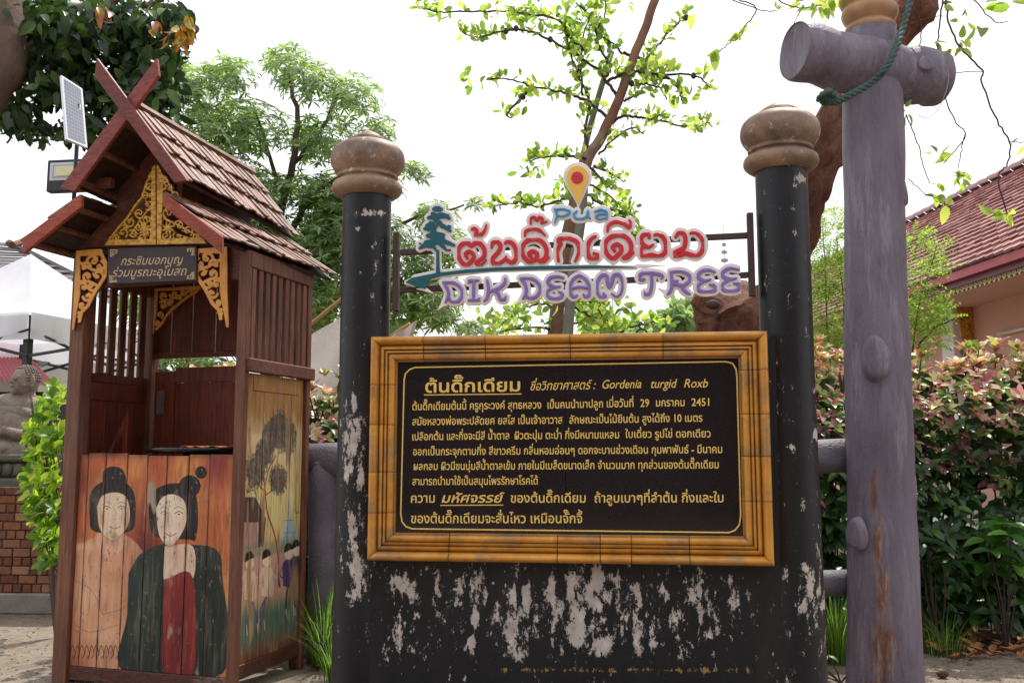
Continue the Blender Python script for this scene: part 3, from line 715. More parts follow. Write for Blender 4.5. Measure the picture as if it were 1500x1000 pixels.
# --- gilded carvings
gold = NM('gilded_carving', .38, .5, .15); nz = gold.noise(26, 4, .6, (1, 1, 2)); n3 = gold.noise(6, 5, .7)
gc = gold.mix(gold.ramp(nz, [(.35, 0), (.62, 1)]), srgb('9a6420'), srgb('e0ac40')); gc = gold.mix(gold.ramp(n3, [(.6, 0), (.72, .6)]), gc, srgb('70401c')); gold.color(gc); gold.bump(nz, .006, .7); GOLD = gold.m
gold2 = simple('gold_orange_fretwork', srgb('d99a48'), .5, .25, 10, .002); gedge = simple('dark_edge_fretwork', srgb('5c2020'), .6, .2, 10, .002)
def spiral(cx, cy, r, a0, turns, sgn=1, n=16, w=2.2):
    pts = []; ws = []
    for i in range(n):
        t = i/(n-1); rr = r*(1-.8*t); a_ = a0+sgn*turns*2*PI*t; pts.append((cx+rr*math.cos(a_), cy+rr*math.sin(a_))); ws.append(w*(1-.35*t))
    return pts, ws
def fret(name, v, depth, mat, strokes_px, polys_px=(), cell=.0018, bevel=.0015, fr=BF, ws=1.0):
    k = abs(fr.hit(240, 400, v)[0]-fr.hit(200, 400, v)[0])/40
    st = [([fr.hit(x, y, v) for x, y in p], [q*k*ws for q in (w if hasattr(w, '__len__') else [w]*len(p))]) for p, w in strokes_px]
    po = [[fr.hit(x, y, v) for x, y in q] for q in polys_px]
    return cutout(name, fr, v, depth, mat, booth, st, po, 0, cell, bevel)
def leafst(x, y, a_, L, w=2.6): return [(x, y), (x+L*.5*math.cos(a_), y+L*.5*math.sin(a_)), (x+L*math.cos(a_+.25), y+L*math.sin(a_+.25))], [w*.6, w, .4]
# gable halves
Sx = []
for cx, cy, r, a0, sg in ((219, 272, 7, 0, 1), (217, 300, 8, 2, -1), (204, 312, 8, 1, 1), (190, 325, 8, 3, -1), (203, 332, 8, 5, 1), (216, 322, 7, 2, 1), (180, 341, 7, 1, -1), (194, 343, 7, 4, 1), (170, 348, 6, 2, 1), (215, 341, 8, 0, -1), (222, 258, 5, 2, 1), (212, 287, 6, 4, 1), (221, 287, 5, 1, -1), (183, 334, 5, 4, 1), (207, 348, 6, 1, -1)):
    Sx.append(spiral(cx, cy, r, a0, 1.15, sg)); Sx.append(leafst(cx, cy, a0+2, r*1.2))
Sx += [([(222, 252), (214, 268), (208, 288), (196, 303), (187, 318), (174, 332), (160, 350)], 2.6), ([(222, 300), (205, 322), (190, 345)], 2)]
for k in range(8): Sx.append(leafst(212, 336, k*.785, 11, 3))
fret('gable_carving', -.065, .022, GOLD, Sx, [[(153, 359), (158, 351), (224, 350), (228, 358)], [(222, 246), (227.5, 240), (228, 358), (219, 352), (221, 300)]], ws=.5)
Sx = []
for cx, cy, r, a0, sg in ((238, 272, 6, 2, -1), (242, 262, 5, 1, 1), (248, 276, 6, 3, 1), (255, 286, 6, 0, -1), (240, 290, 7, 1, 1), (262, 330, 8, 3, 1), (275, 338, 8, 1, -1), (246, 312, 8, 2, 1), (288, 347, 6, 2, 1), (260, 346, 7, 4, -1), (243, 345, 7, 0, 1), (252, 300, 6, 4, 1), (272, 350, 5, 2, -1)):
    Sx.append(spiral(cx, cy, r, a0, 1.15, sg)); Sx.append(leafst(cx, cy, a0+2, r*1.2))
Sx += [([(233, 252), (244, 262), (252, 280), (262, 300)], 2.4), ([(240, 320), (258, 328), (280, 340), (298, 352)], 2.6)]
for k in range(8): Sx.append(leafst(246, 334, k*.785+.3, 11, 3))
fret('gable_carving', -.065, .022, GOLD, Sx, [[(230, 358), (231, 350), (294, 347), (302, 356)], [(229.5, 240), (234, 246), (239, 258), (236, 352), (229.5, 358)]], ws=.5)
def brk(xf, name='bracket_carving', v=-.02):
    S = [([(112, 368), (112, 430), (106, 482)], [5, 5, 1.6]), ([(112, 370), (145, 369)], 4.5)]
    for cx, cy, r, a0, sg in ((136, 382, 9, 3, 1), (125, 390, 7, 0, -1), (146, 390, 8, 5, 1), (128, 405, 7, 2, 1), (143, 404, 9, 1, -1), (122, 420, 6, 4, 1), (134, 419, 8, 0, 1), (128, 434, 7, 3, -1), (120, 447, 5, 1, 1), (116, 460, 4, 2, -1)):
        S.append(spiral(cx, cy, r, a0, 1.0, sg, w=1.9)); S.append(leafst(cx, cy, a0+2.4, r))
    S += [([(148, 372), (155, 386), (155, 402), (146, 416), (138, 428), (128, 448), (118, 458), (116, 470)], 2.3), ([(118, 385), (135, 395), (150, 398)], 1.8), ([(118, 412), (130, 412), (142, 418)], 1.8)]
    S = [([xf(p) for p in q], w) for q, w in S]
    fret(name, v-.012, .008, gold2, S, cell=.002, bevel=.0015)
    S2 = [(q, [z+.9 for z in (w if hasattr(w, '__len__') else [w]*len(q))]) for q, w in S]
    fret('bracket_backing', v-.003, .014, gedge, S2, cell=.002, bevel=0)
brk(lambda p: (p[0], p[1])); brk(lambda p: (112+332-p[0]-5, p[1]-4))
def xb(p): u, w = BF.hit(p[0], p[1], -.02); return p
S = [([(227, 423), (226, 455), (223, 488)], [3.5, 3, 1.2]), ([(227, 423), (292, 421)], 2.6)]
for cx, cy, r, a0, sg in ((240, 433, 7, 1, 1), (254, 431, 6, 3, -1), (268, 428, 5, 0, 1), (238, 447, 6, 4, 1), (250, 442, 5, 2, 1), (234, 461, 5, 1, -1), (262, 436, 4, 3, 1), (231, 473, 4, 2, 1), (278, 426, 4, 3, 1)): S.append(spiral(cx, cy, r, a0, 1.1, sg, w=1.5)); S.append(leafst(cx, cy, a0+2.4, r, 2))
S += [([(288, 426), (272, 436), (262, 444), (252, 452), (243, 462), (236, 474), (228, 482)], 1.6)]
fret('bracket_carving', BD-.06, .012, gold2, S, bevel=.0015)
# --- name board
nb = MB().prism(BF, [BF.hit(x, y, -.045) for x, y in ((158, 363), (288, 360), (288, 411), (157, 416))], -.045, -.015).build('name_board', simple('charcoal_board', srgb('40363a'), .55, .15, 8, .002), booth, bevel=.003)
pg = simple('pale_gold_paint', srgb('cdb48a'), .5, .15, 20, 0)
write('lettering', 'กระซิบบอกบุญ', BF, -.045, (177, 388.5), (266, 386), 17, pg, nb, .004, .3)
write('lettering', 'ร่วมบูรณะอุโบสถ', BF, -.045, (164, 405.5), (272, 403), 17, pg, nb, .004, .3)
for x, y, sx_, sy_ in ((162, 366, 1, 1), (284, 364, -1, 1), (161, 413, 1, -1), (284, 408, -1, -1)):
    S = [([(x, y), (x+10*sx_, y+.5*sy_)], .6), ([(x, y), (x, y+10*sy_)], .6)] + [spiral(x+4*sx_, y+4*sy_, 3, 1, .9, sx_, w=.7, n=10), spiral(x+8*sx_, y+3*sy_, 2, 2, .8, -sx_, w=.6, n=8), spiral(x+3*sx_, y+8*sy_, 2, 2, .8, sx_, w=.6, n=8)]
    k = abs(BF.hit(240, 400, -.046)[0]-BF.hit(200, 400, -.046)[0])/40
    cutout('corner_ornament', BF, -.0465, .001, pg, nb, [([BF.hit(a_, b_, -.046) for a_, b_ in p], [q*k for q in (w if hasattr(w, '__len__') else [w]*len(p))]) for p, w in S], cell=.0012)
# --- round black tray with an orange cloth inside the booth
tc = BF.pt(-.52, .42, 0); tz = BF.hit(250, 659, .42)[1]
tray = empty('round_tray', (tc.x, tc.y, tz-.02), 'black round tray table inside the wooden booth under an orange cloth', 'tray')
blk = simple('glossy_black_enamel', srgb('22242a'), .18, .2, 6, 0, spec=.6)
tr = MB().lathe((tc.x, tc.y, 0), [(.34, tz-.02), (.385, tz-.012), (.40, tz+.006), (.395, tz+.016), (.37, tz+.012), (.365, tz+.002), (.001, tz+.002)], 48).build('tray_top', blk, tray, smooth=True)
MB().lathe((tc.x, tc.y, 0), [(.16, .0), (.16, tz-.02)], 24).build('drum_base', blk, tray, smooth=True)
cl = MB(); n = 40; oc = Vector((tc.x, tc.y, 0))+BF.X*.12
R = [[(.27*(j/8))*(1+.06*math.sin(i*1.7)+.04*math.sin(i*.9)) for j in range(9)] for i in range(n)]
for i in range(n):
    for j in range(9):
        a_ = 2*PI*i/n; rr = .95*R[i][j] if i else .27*j/8; cl.v.append((oc.x+rr*math.cos(a_), oc.y+rr*math.sin(a_), tz+.022+.006*math.sin(i*2.1+j)*(j/8)))
for i in range(n):
    for j in range(8): cl.f.append((i*9+j, i*9+j+1, ((i+1) % n)*9+j+1, ((i+1) % n)*9+j))
clo = cl.build('orange_cloth', simple('orange_woven_cloth', srgb('b5602f'), .85, .35, 30, .004), smooth=True)
setp(clo, 'crumpled orange brown cloth lying on the black tray in the booth', 'cloth'); sm = clo.modifiers.new('s', 'SOLIDIFY'); sm.thickness = .004

# ================================================================== SIGN MONUMENT
cx_, cy_ = 836, 657; Yc = 4.6
SFo = P(cx_, cy_, Yc); SF = Fr((SFo.x, SFo.y, 0), 6.9)
mon = empty('information_monument', SF.o, 'black peeling concrete monument with two gold domed pillars and framed Thai information board', 'monument')
bp = NM('peeling_black_paint', .5, .35)
wear = bp.attr('wear').outputs['Fac']; yel = bp.attr('yellow').outputs['Fac']
na = bp.noise(34, 9, .78, (1, 1, .45)); nb_ = bp.noise(2.5, 6, .6, (1, 1, .3)); nc = bp.noise(15, 8, .72, (1, 1, .45))
nd = bp.noise(60, 5, .8)
wm = bp.math('ADD', bp.math('MULTIPLY', bp.math('SUBTRACT', na, .5), 3.4), bp.math('ADD', bp.math('MULTIPLY', bp.math('SUBTRACT', nc, .5), 2.0), bp.math('ADD', bp.math('MULTIPLY', bp.math('SUBTRACT', nd, .5), 1.1), bp.math('SUBTRACT', wear, .52))))
mask = bp.math('MULTIPLY', wm, 9, True)
black = bp.ramp(nb_, [(.3, srgb('131317')), (.55, srgb('1e1f23')), (.75, srgb('34302f'))])
black = bp.mix(bp.ramp(bp.noise(30, 6, .8), [(.6, 0), (.75, .35)]), black, srgb('5a5350'))
plas = bp.ramp(bp.noise(14, 5, .7), [(.3, srgb('a0948e')), (.7, srgb('d4cbc4'))])
cc = bp.mix(mask, black, plas)
ym = bp.math('MULTIPLY', bp.math('SUBTRACT', bp.math('ADD', bp.math('MULTIPLY', na, .9), bp.math('MULTIPLY', yel, .25)), .715), 25, True)
cc = bp.mix(ym, cc, srgb('9c8148')); bp.color(cc); bp.rough(bp.ramp(mask, [(0, .42), (1, .9)]))
bp.bump(mask, .012, -1, bp.bump(bp.noise(16, 6, .7), .006, .4)); BP = bp.m
patch = [(520, 590, 4, 12, 1), (507, 640, 6, 12, .9), (517, 655, 6, 26, 1), (527, 700, 6, 22, 1), (508, 692, 5, 12, 1), (516, 770, 5, 26, 1), (522, 838, 8, 26, 1), (518, 872, 9, 10, 1), (500, 800, 3, 40, .5),
 (540, 312, 20, 3, 1), (525, 335, 3, 3, 1), (1172, 262, 7, 5, 1), (1166, 272, 4, 3, .8), (1194, 572, 3, 3, .9), (1194, 637, 3, 6, 1), (1160, 595, 7, 3, .7), (1158, 655, 8, 4, .9), (1178, 828, 6, 6, 1), (1187, 862, 5, 18, 1.1), (1207, 885, 9, 9, 1), (1200, 865, 4, 10, .9), (1178, 885, 4, 12, .8), (1150, 838, 4, 10, .8), (1140, 600, 4, 10, .5), (1212, 870, 5, 14, 1.1),
 (590, 855, 12, 14, 1), (600, 870, 6, 20, .9), (583, 850, 8, 6, 1), (585, 930, 7, 25, .8), (605, 950, 12, 12, .5), (640, 880, 8, 30, .6), (672, 870, 8, 25, .7), (697, 905, 6, 14, 1.1), (700, 860, 10, 28, .7), (692, 940, 5, 12, 1), (730, 900, 12, 22, .6), (752, 870, 6, 12, .9), (745, 925, 12, 25, .8), (770, 880, 9, 22, 1), (758, 950, 12, 18, .7),
 (808, 868, 4, 18, 1), (812, 900, 5, 18, .7), (835, 855, 8, 22, 1), (850, 900, 10, 30, 1), (862, 868, 8, 16, 1), (875, 850, 10, 16, 1.1), (845, 930, 12, 14, 1.1), (872, 885, 10, 12, 1), (880, 945, 16, 14, 1), (870, 920, 12, 20, .7), (895, 845, 6, 8, .9), (905, 850, 4, 12, .9), (930, 870, 12, 18, .7), (935, 930, 10, 20, .9), (930, 905, 4, 20, .9), (972, 870, 8, 12, 1), (985, 910, 10, 14, .6), (1020, 870, 14, 20, .7), (1026, 900, 8, 20, .7), (1070, 850, 4, 14, 1), (1073, 880, 6, 20, .7), (1095, 870, 6, 10, .5), (1035, 930, 14, 8, .6), (960, 940, 18, 10, .5), (800, 895, 90, 60, .34), (900, 895, 120, 60, .36), (1020, 890, 60, 55, .3), (640, 895, 60, 60, .3), (860, 890, 50, 55, .48), (765, 900, 30, 50, .45), (520, 760, 14, 120, .4), (515, 650, 16, 50, .5), (1190, 870, 20, 60, .42)]
pa = np.array(patch, float)
def wear_attr(o, horiz=True):
    me = o.data; base = root_loc(o); n = len(me.vertices); co = np.zeros(n*3); me.vertices.foreach_get('co', co); co = co.reshape(-1, 3)+np.array(base)
    d = co-np.array(CAM); yy = d[:, 1]*cp+d[:, 2]*sp; X = 750+F*d[:, 0]/yy; Y = 500-F*(d[:, 2]*cp-d[:, 1]*sp)/yy
    w = np.full(n, -.02)
    for px, py, sx, sy, am in pa: w = np.maximum(w, am*np.exp(-((X-px)/sx/1.3)**2-((Y-py)/sy/1.3)**2))
    yl = .9*np.exp(-((Y-981)/7)**2)*((X > 730) & (X < 1100)) + .35*np.exp(-((Y-960)/25)**2)*((X > 700) & (X < 1190))
    for nm, ar in (('wear', w), ('yellow', yl)): at = me.attributes.new(nm, 'FLOAT', 'POINT'); at.data.foreach_set('value', ar.astype(np.float32))
fu0, fw0 = SF.hit(540, 822); fu1, fw1 = SF.hit(1132, 827); _, fwt = SF.hit(836, 489); fub0 = SF.hit(543, 494)[0]; fub1 = SF.hit(1126, 484)[0]
fL = (fu0+fub0)/2; fR = (fu1+fub1)/2; fB = (fw0+fw1)/2; fT = (SF.hit(543, 494)[1]+SF.hit(1126, 484)[1])/2
pcL, pcR = SF.hit(536, 400, .16)[0], SF.hit(1149, 400, .16)[0]; pr_ = .132
for cu_, yt in ((pcL, 288), (pcR, 250)):
    base = SF.pt(cu_, .16, 0); ztop = SF.hit(536 if cu_ < 0 else 1149, yt, .16)[1]
    nseg, nr = 64, 150
    mb = MB(); mb.tube([base+Vector((0, 0, ztop*i/nr)) for i in range(nr+1)], [pr_*(1.035-.07*min(1, i/nr*1.6)) for i in range(nr+1)], nseg)
    pil = mb.build('pillar', BP, mon, smooth=True, auto=True); wear_attr(pil)
    fm = globals().get('FIN')
    if not fm:
        g_ = NM('tarnished_gold_paint', .55, .4, .1); q1 = g_.noise(5, 7, .7); q2 = g_.noise(16, 8, .75)
        c_ = g_.ramp(q1, [(.3, srgb('574840')), (.5, srgb('866c5a')), (.66, srgb('a68a72')), (.8, srgb('bd8c50'))])
        geo = g_.n('ShaderNodeNewGeometry'); sx = g_.n('ShaderNodeSeparateXYZ'); g_.l(g_.tc.outputs['Object'], sx.inputs[0])
        c_ = g_.mix(g_.ramp(q2, [(.6, 0), (.63, .9)]), c_, srgb('cfc2b0')); c_ = g_.mix(g_.ramp(g_.noise(4, 6, .7), [(.5, 0), (.7, .6)]), c_, srgb('8f857e'))
        g_.color(c_); g_.bump(q2, .004, .5); FIN = g_.m
    r = pr_; pf = [(r*1.02, -.01), (r*1.18, 0), (r*1.36, .02), (r*1.40, .042), (r*1.34, .066), (r*1.14, .078), (r*1.12, .088), (r*1.2, .093), (r*1.22, .104), (r*1.17, .112), (r*1.3, .13), (r*1.46, .165), (r*1.49, .20), (r*1.42, .238), (r*1.22, .268), (r*.98, .284), (r*.88, .288), (r*.86, .297), (r*.78, .301), (r*.72, .303), (r*.70, .312), (r*.60, .317), (r*.45, .334), (r*.28, .346), (r*.14, .356)]
    pfc = catmull([V2(a_, b_) for a_, b_ in pf], 3)
    MB().lathe(base+Vector((0, 0, ztop)), [(max(.0005, q.x), q.y) for q in pfc]+[(r*.06, .361), (.0008, .363)], 56).build('dome_finial', FIN, pil, smooth=True)
# wall between the pillars
wt = fT-.03; mb = MB(); NX, NZ = 220, 150; u0, u1 = pcL+.03, pcR-.03
for j in range(NZ+1):
    for i in range(NX+1): mb.v.append(tuple(SF.pt(u0+(u1-u0)*i/NX, .055, wt*j/NZ)))
for j in range(NZ):
    for i in range(NX): a_ = j*(NX+1)+i; mb.f.append((a_, a_+1, a_+NX+2, a_+NX+1))
n = len(mb.v); mb.box(SF, u0+.001, u1-.001, .056, .25, 0, wt-.001); wl = mb.build('wall', BP, mon); wear_attr(wl)
# moulded frame in mitred segments
fm_ = NM('ochre_glazed_frame', .35, .5); q1 = fm_.noise(5, 6, .65); q2 = fm_.noise(30, 5, .7)
sxa, sxb = srgb('dda03c'), srgb('a06a2a'); c_ = fm_.ramp(q1, [(.3, sxb), (.48, srgb('c98a34')), (.7, sxa)])
c_ = fm_.mix(fm_.ramp(fm_.noise(3.6, 7, .72), [(.51, 0), (.64, .75)]), c_, srgb('83735a')); c_ = fm_.mix(fm_.ramp(q2, [(.68, 0), (.72, .7)]), c_, srgb('c9b79c'))
grv = fm_.attr('groove').outputs['Fac']; c_ = fm_.mix(fm_.math('MULTIPLY', grv, .8), c_, srgb('4a2614')); fm_.color(c_); fm_.bump(q2, .003, .4); FM = fm_.m
fw = SF.hit(580.5, 650)[0]-SF.hit(541.5, 650)[0]
prof = [(0, .05, 0), (0, .0, 0), (.04, -.03, 0), (.12, -.045, 0), (.2, -.046, 0), (.28, -.036, 0), (.33, -.02, .2), (.36, -.012, 1), (.40, -.02, .3), (.47, -.03, 0), (.52, -.03, 0), (.55, -.016, 1), (.59, -.024, .2), (.65, -.027, 0), (.68, -.014, 1), (.73, -.02, .2), (.82, -.024, 0), (.9, -.018, 0), (.94, -.006, .8), (1, -.004, .5), (1, .04, 0)]
frame = empty('frame', (0, 0, 0), None, None); frame.parent = mon; frame.location = (0, 0, 0)
def fseg(a_, b_, inn_a, inn_b):
    """outer edge from a_ to b_ (u,w); inner edge direction vectors (mitre) at both ends, scaled by profile t"""
    mb = MB(); K = 24; att = []
    for k in range(K+1):
        s_ = k/K; o_ = (a_[0]+(b_[0]-a_[0])*s_, a_[1]+(b_[1]-a_[1])*s_); i_ = (inn_a[0]+(inn_b[0]-inn_a[0])*s_, inn_a[1]+(inn_b[1]-inn_a[1])*s_)
        e_ = 1 if k in (0, K) else 0; sk_ = .3
        for t, v, g in prof:
            mb.v.append(tuple(SF.pt(o_[0]+(i_[0]-o_[0])*t, v+.002*e_, o_[1]+(i_[1]-o_[1])*t))); att.append(max(g, .3*e_))
    m_ = len(prof)
    for k in range(K):
        for t in range(m_-1): mb.f.append((k*m_+t, (k+1)*m_+t, (k+1)*m_+t+1, k*m_+t+1))
    mb.f.append(tuple(range(m_))); mb.f.append(tuple(range(K*m_, (K+1)*m_))[::-1])
    me = mb.mesh('seg'); bm_ = bmesh.new(); bm_.from_mesh(me); bmesh.ops.recalc_face_normals(bm_, faces=bm_.faces); bm_.to_mesh(me); bm_.free()
    me.shade_smooth(); me.set_sharp_from_angle(angle=.9)
    at = me.attributes.new('groove', 'FLOAT', 'POINT'); at.data.foreach_set('value', np.array(att, np.float32)); link('frame_segment', me, FM, frame)
co_ = [(fL, fB), (fR, fB), (fR, fT), (fL, fT)]; ci_ = [(fL+fw, fB+fw*1.0), (fR-fw*1.02, fB+fw*1.0), (fR-fw*1.02, fT-fw*.95), (fL+fw, fT-fw*.95)]
for e, cuts in ((0, (0, .21, .48, .585, .66, .80, 1)), (1, (0, .27, .46, .64, .83, 1)), (2, (0, .255, .485, .70, .86, 1)), (3, (0, .22, .40, .61, .79, 1))):
    A_, B_, a2, b2 = co_[e], co_[(e+1) % 4], ci_[e], ci_[(e+1) % 4]
    for k in range(len(cuts)-1):
        s0, s1 = cuts[k]+(.0008 if k else 0), cuts[k+1]-(.0008 if k < len(cuts)-2 else 0)
        L2 = lambda p, q, s_: (p[0]+(q[0]-p[0])*s_, p[1]+(q[1]-p[1])*s_)
        oa, ob = L2(A_, B_, s0), L2(A_, B_, s1)
        def inn(o_, s_, edge):
            if edge: return a2 if s_ < .5 else b2
            return (o_[0], a2[1]) if e in (0, 2) else (a2[0], o_[1])
        fseg(oa, ob, inn(oa, 0, k == 0), inn(ob, 1, k == len(cuts)-2))
# granite board
gr = NM('polished_black_granite', .07, .5); g1 = gr.noise(260, 2, .5); gr.color(gr.ramp(g1, [(.35, srgb('1d1719')), (.75, srgb('2c2527'))])); gr.rough(gr.ramp(gr.noise(3, 5, .7), [(.3, .05), (.75, .16)])); GR = gr.m
bd = empty('information_board', (0, 0, 0), None, None); bd.parent = mon; bd.location = (0, 0, 0)
usp = SF.hit(828, 650)[0]
for a_, b_ in ((ci_[0][0]-.002, usp-.0008), (usp+.0008, ci_[1][0]+.002)): MB().box(SF, a_, b_, .012, .03, ci_[0][1]-.002, ci_[2][1]+.002).build('granite_slab', GR, bd, bevel=.0012)
gl = simple('gold_letter_paint', srgb('efca70'), .42, .12, 30, 0, metal=.1)
T = lambda *a, **k: write('lettering', *a, **{**dict(mat=gl, parent=bd, fr=SF, v=.012), **k})
def TL(s, pl, pr, em, off=.012, shear=0): write('lettering', s, SF, .012, pl, pr, em, gl, bd, off, shear)
TL('ต้นดิ๊กเดียม', (623, 574.5), (762, 572.5), 25, .018); TL('ชื่อวิทยาศาสตร์ :', (776, 571.5), (871, 569.5), 18, .006, .25); TL('Gordenia', (881, 569), (939, 568), 18.5, .004, .25); TL('turgid', (952, 568), (989, 567.5), 18.5, .004, .25); TL('Roxb', (1002, 567.5), (1036, 567), 18.5, .004, .25)
TL('ต้นดิ๊กเดียมต้นนี้ ครูกุระวงค์ สุทธหลวง', (604, 600.5), (793, 598), 16); TL('เป็นคนนำมาปลูก เมื่อวันที่', (802, 598), (928, 595.5), 16); TL('29', (938, 595.5), (951, 595.3), 16); TL('มกราคม', (961, 595), (1003, 594.5), 16); TL('2451', (1013, 594.3), (1039, 594), 16)
TL('สมัยหลวงพ่อพระปลัดยศ ยสโส เป็นเจ้าอาวาส', (604, 622.5), (824, 620), 16); TL('ลักษณะเป็นไม้ยืนต้น สูงได้ถึง 10 เมตร', (834, 620), (1029, 617), 16)
TL('เปลือกต้น และกิ่งจะมีสี น้ำตาล', (604, 644.5), (746, 643), 16); TL('ผิวตะปุ่ม ตะป่ำ กิ่งมีหนามแหลม', (754, 643), (907, 641.5), 16); TL('ใบเดี่ยว รูปไข่ ดอกเดียว', (916, 641), (1041, 640), 16)
TL('ออกเป็นกระจุกตามกิ่ง สีขาวครีม กลิ่นหอมอ่อนๆ ดอกจะบานช่วงเดือน กุมพาพันธ์ - มีนาคม', (605, 666.5), (1058, 663), 16)
TL('ผลกลม ผิวมีขนนุ่มสีน้ำตาลเข้ม ภายในมีเมล็ดขนาดเล็ก จำนวนมาก ทุกส่วนของต้นดิ๊กเดียม', (606, 688), (1053, 685.5), 16)
TL('สามารถนำมาใช้เป็นสมุนไพรรักษาโรคได้', (604, 710), (788, 709), 16)
TL('ความ', (602, 735.8), (637, 735.5), 19); TL('มหัศจรรย์', (647, 735.5), (735, 735.3), 19, .016, .28); TL('ของต้นดิ๊กเดียม', (748, 735.5), (858, 735.5), 19); TL('ถ้าลูบเบาๆที่ลำต้น กิ่งและใบ', (871, 735.5), (1060, 735), 19)
TL('ของต้นดิ๊กเดียมจะสั่นไหว เหมือนจั๊กจี้', (602, 765.5), (853, 765.5), 19.5)
bl = []
for p in ((592, 556), (594, 547), (600, 541), (608, 538)): bl.append(p)
bl += [(1063, 529.5), (1073, 532), (1078, 540), (1079.5, 552), (1085, 755), (1083, 768), (1077, 776), (1068, 779.5), (604, 774), (595, 771), (589, 764), (587, 752)]
pts = [SF.hit(x, y, .0115) for x, y in bl]; kpx = .0033
st = [(pts+[pts[0]], .0033)]
cutout('border_line', SF, .0112, .0008, gl, bd, st, cell=.0022)
for (xa, ya), (xb_, yb) in (((621, 577.5), (764, 576)), ((645, 739), (737, 738.5))): MB().prism(SF, [SF.hit(xa, ya, .011), SF.hit(xb_, yb, .011), SF.hit(xb_, yb+1.4, .011), SF.hit(xa, ya+1.4, .011)], .0112, .0119).build('underline', gl, bd)

# ================================================================== CUT-OUT SIGN
cs_ = empty('cutout_name_sign', SF.pt(0, .1, fT), 'raised red, purple and blue cut-out lettering on white backing between the pillars', 'sign')
steel = simple('dark_brown_steel', srgb('453433'), .6, .25, 12, .001)
VS = .10
def A5(x, y): return (580+x/4.346, 230+y/4.348)
def A6(x, y): return (840+x/4.346, 230+y/4.348)
def stroke(src, pts, w, taper=(.75, .55), n=5):
    q = catmull([V2(*src(*p)) for p in pts], n); k = len(q); ws = []
    for i in range(k):
        t = i/(k-1); e0 = min(1, taper[0]+(1-taper[0])*t/.25); e1 = min(1, taper[1]+(1-taper[1])*(1-t)/.25); ws.append(w*e0*e1)
    return [(p.x, p.y) for p in q], ws
SK = 1/(F/4.7)*1.0
def loc(sts, v): return [([SF.hit(x, y, v) for x, y in p], [q*SK for q in w]) for p, w in sts]
R_ = 3.4; Pw = 2.55; B_ = 1.8
red = simple('red_acrylic', srgb('c8323c'), .28, .1, 5, 0, spec=.5); pur = simple('purple_acrylic', srgb('8873b8'), .3, .12, 5, 0); blu = simple('blue_acrylic', srgb('4f97c6'), .3, .1, 5, 0)
wht = simple('white_sign_plate', srgb('eee8e6'), .5, .05, 5, 0); tea = simple('teal_acrylic', srgb('1d5f6c'), .35, .12, 5, 0); yelm = simple('yellow_acrylic', srgb('edc05a'), .3, .06, 5, 0)
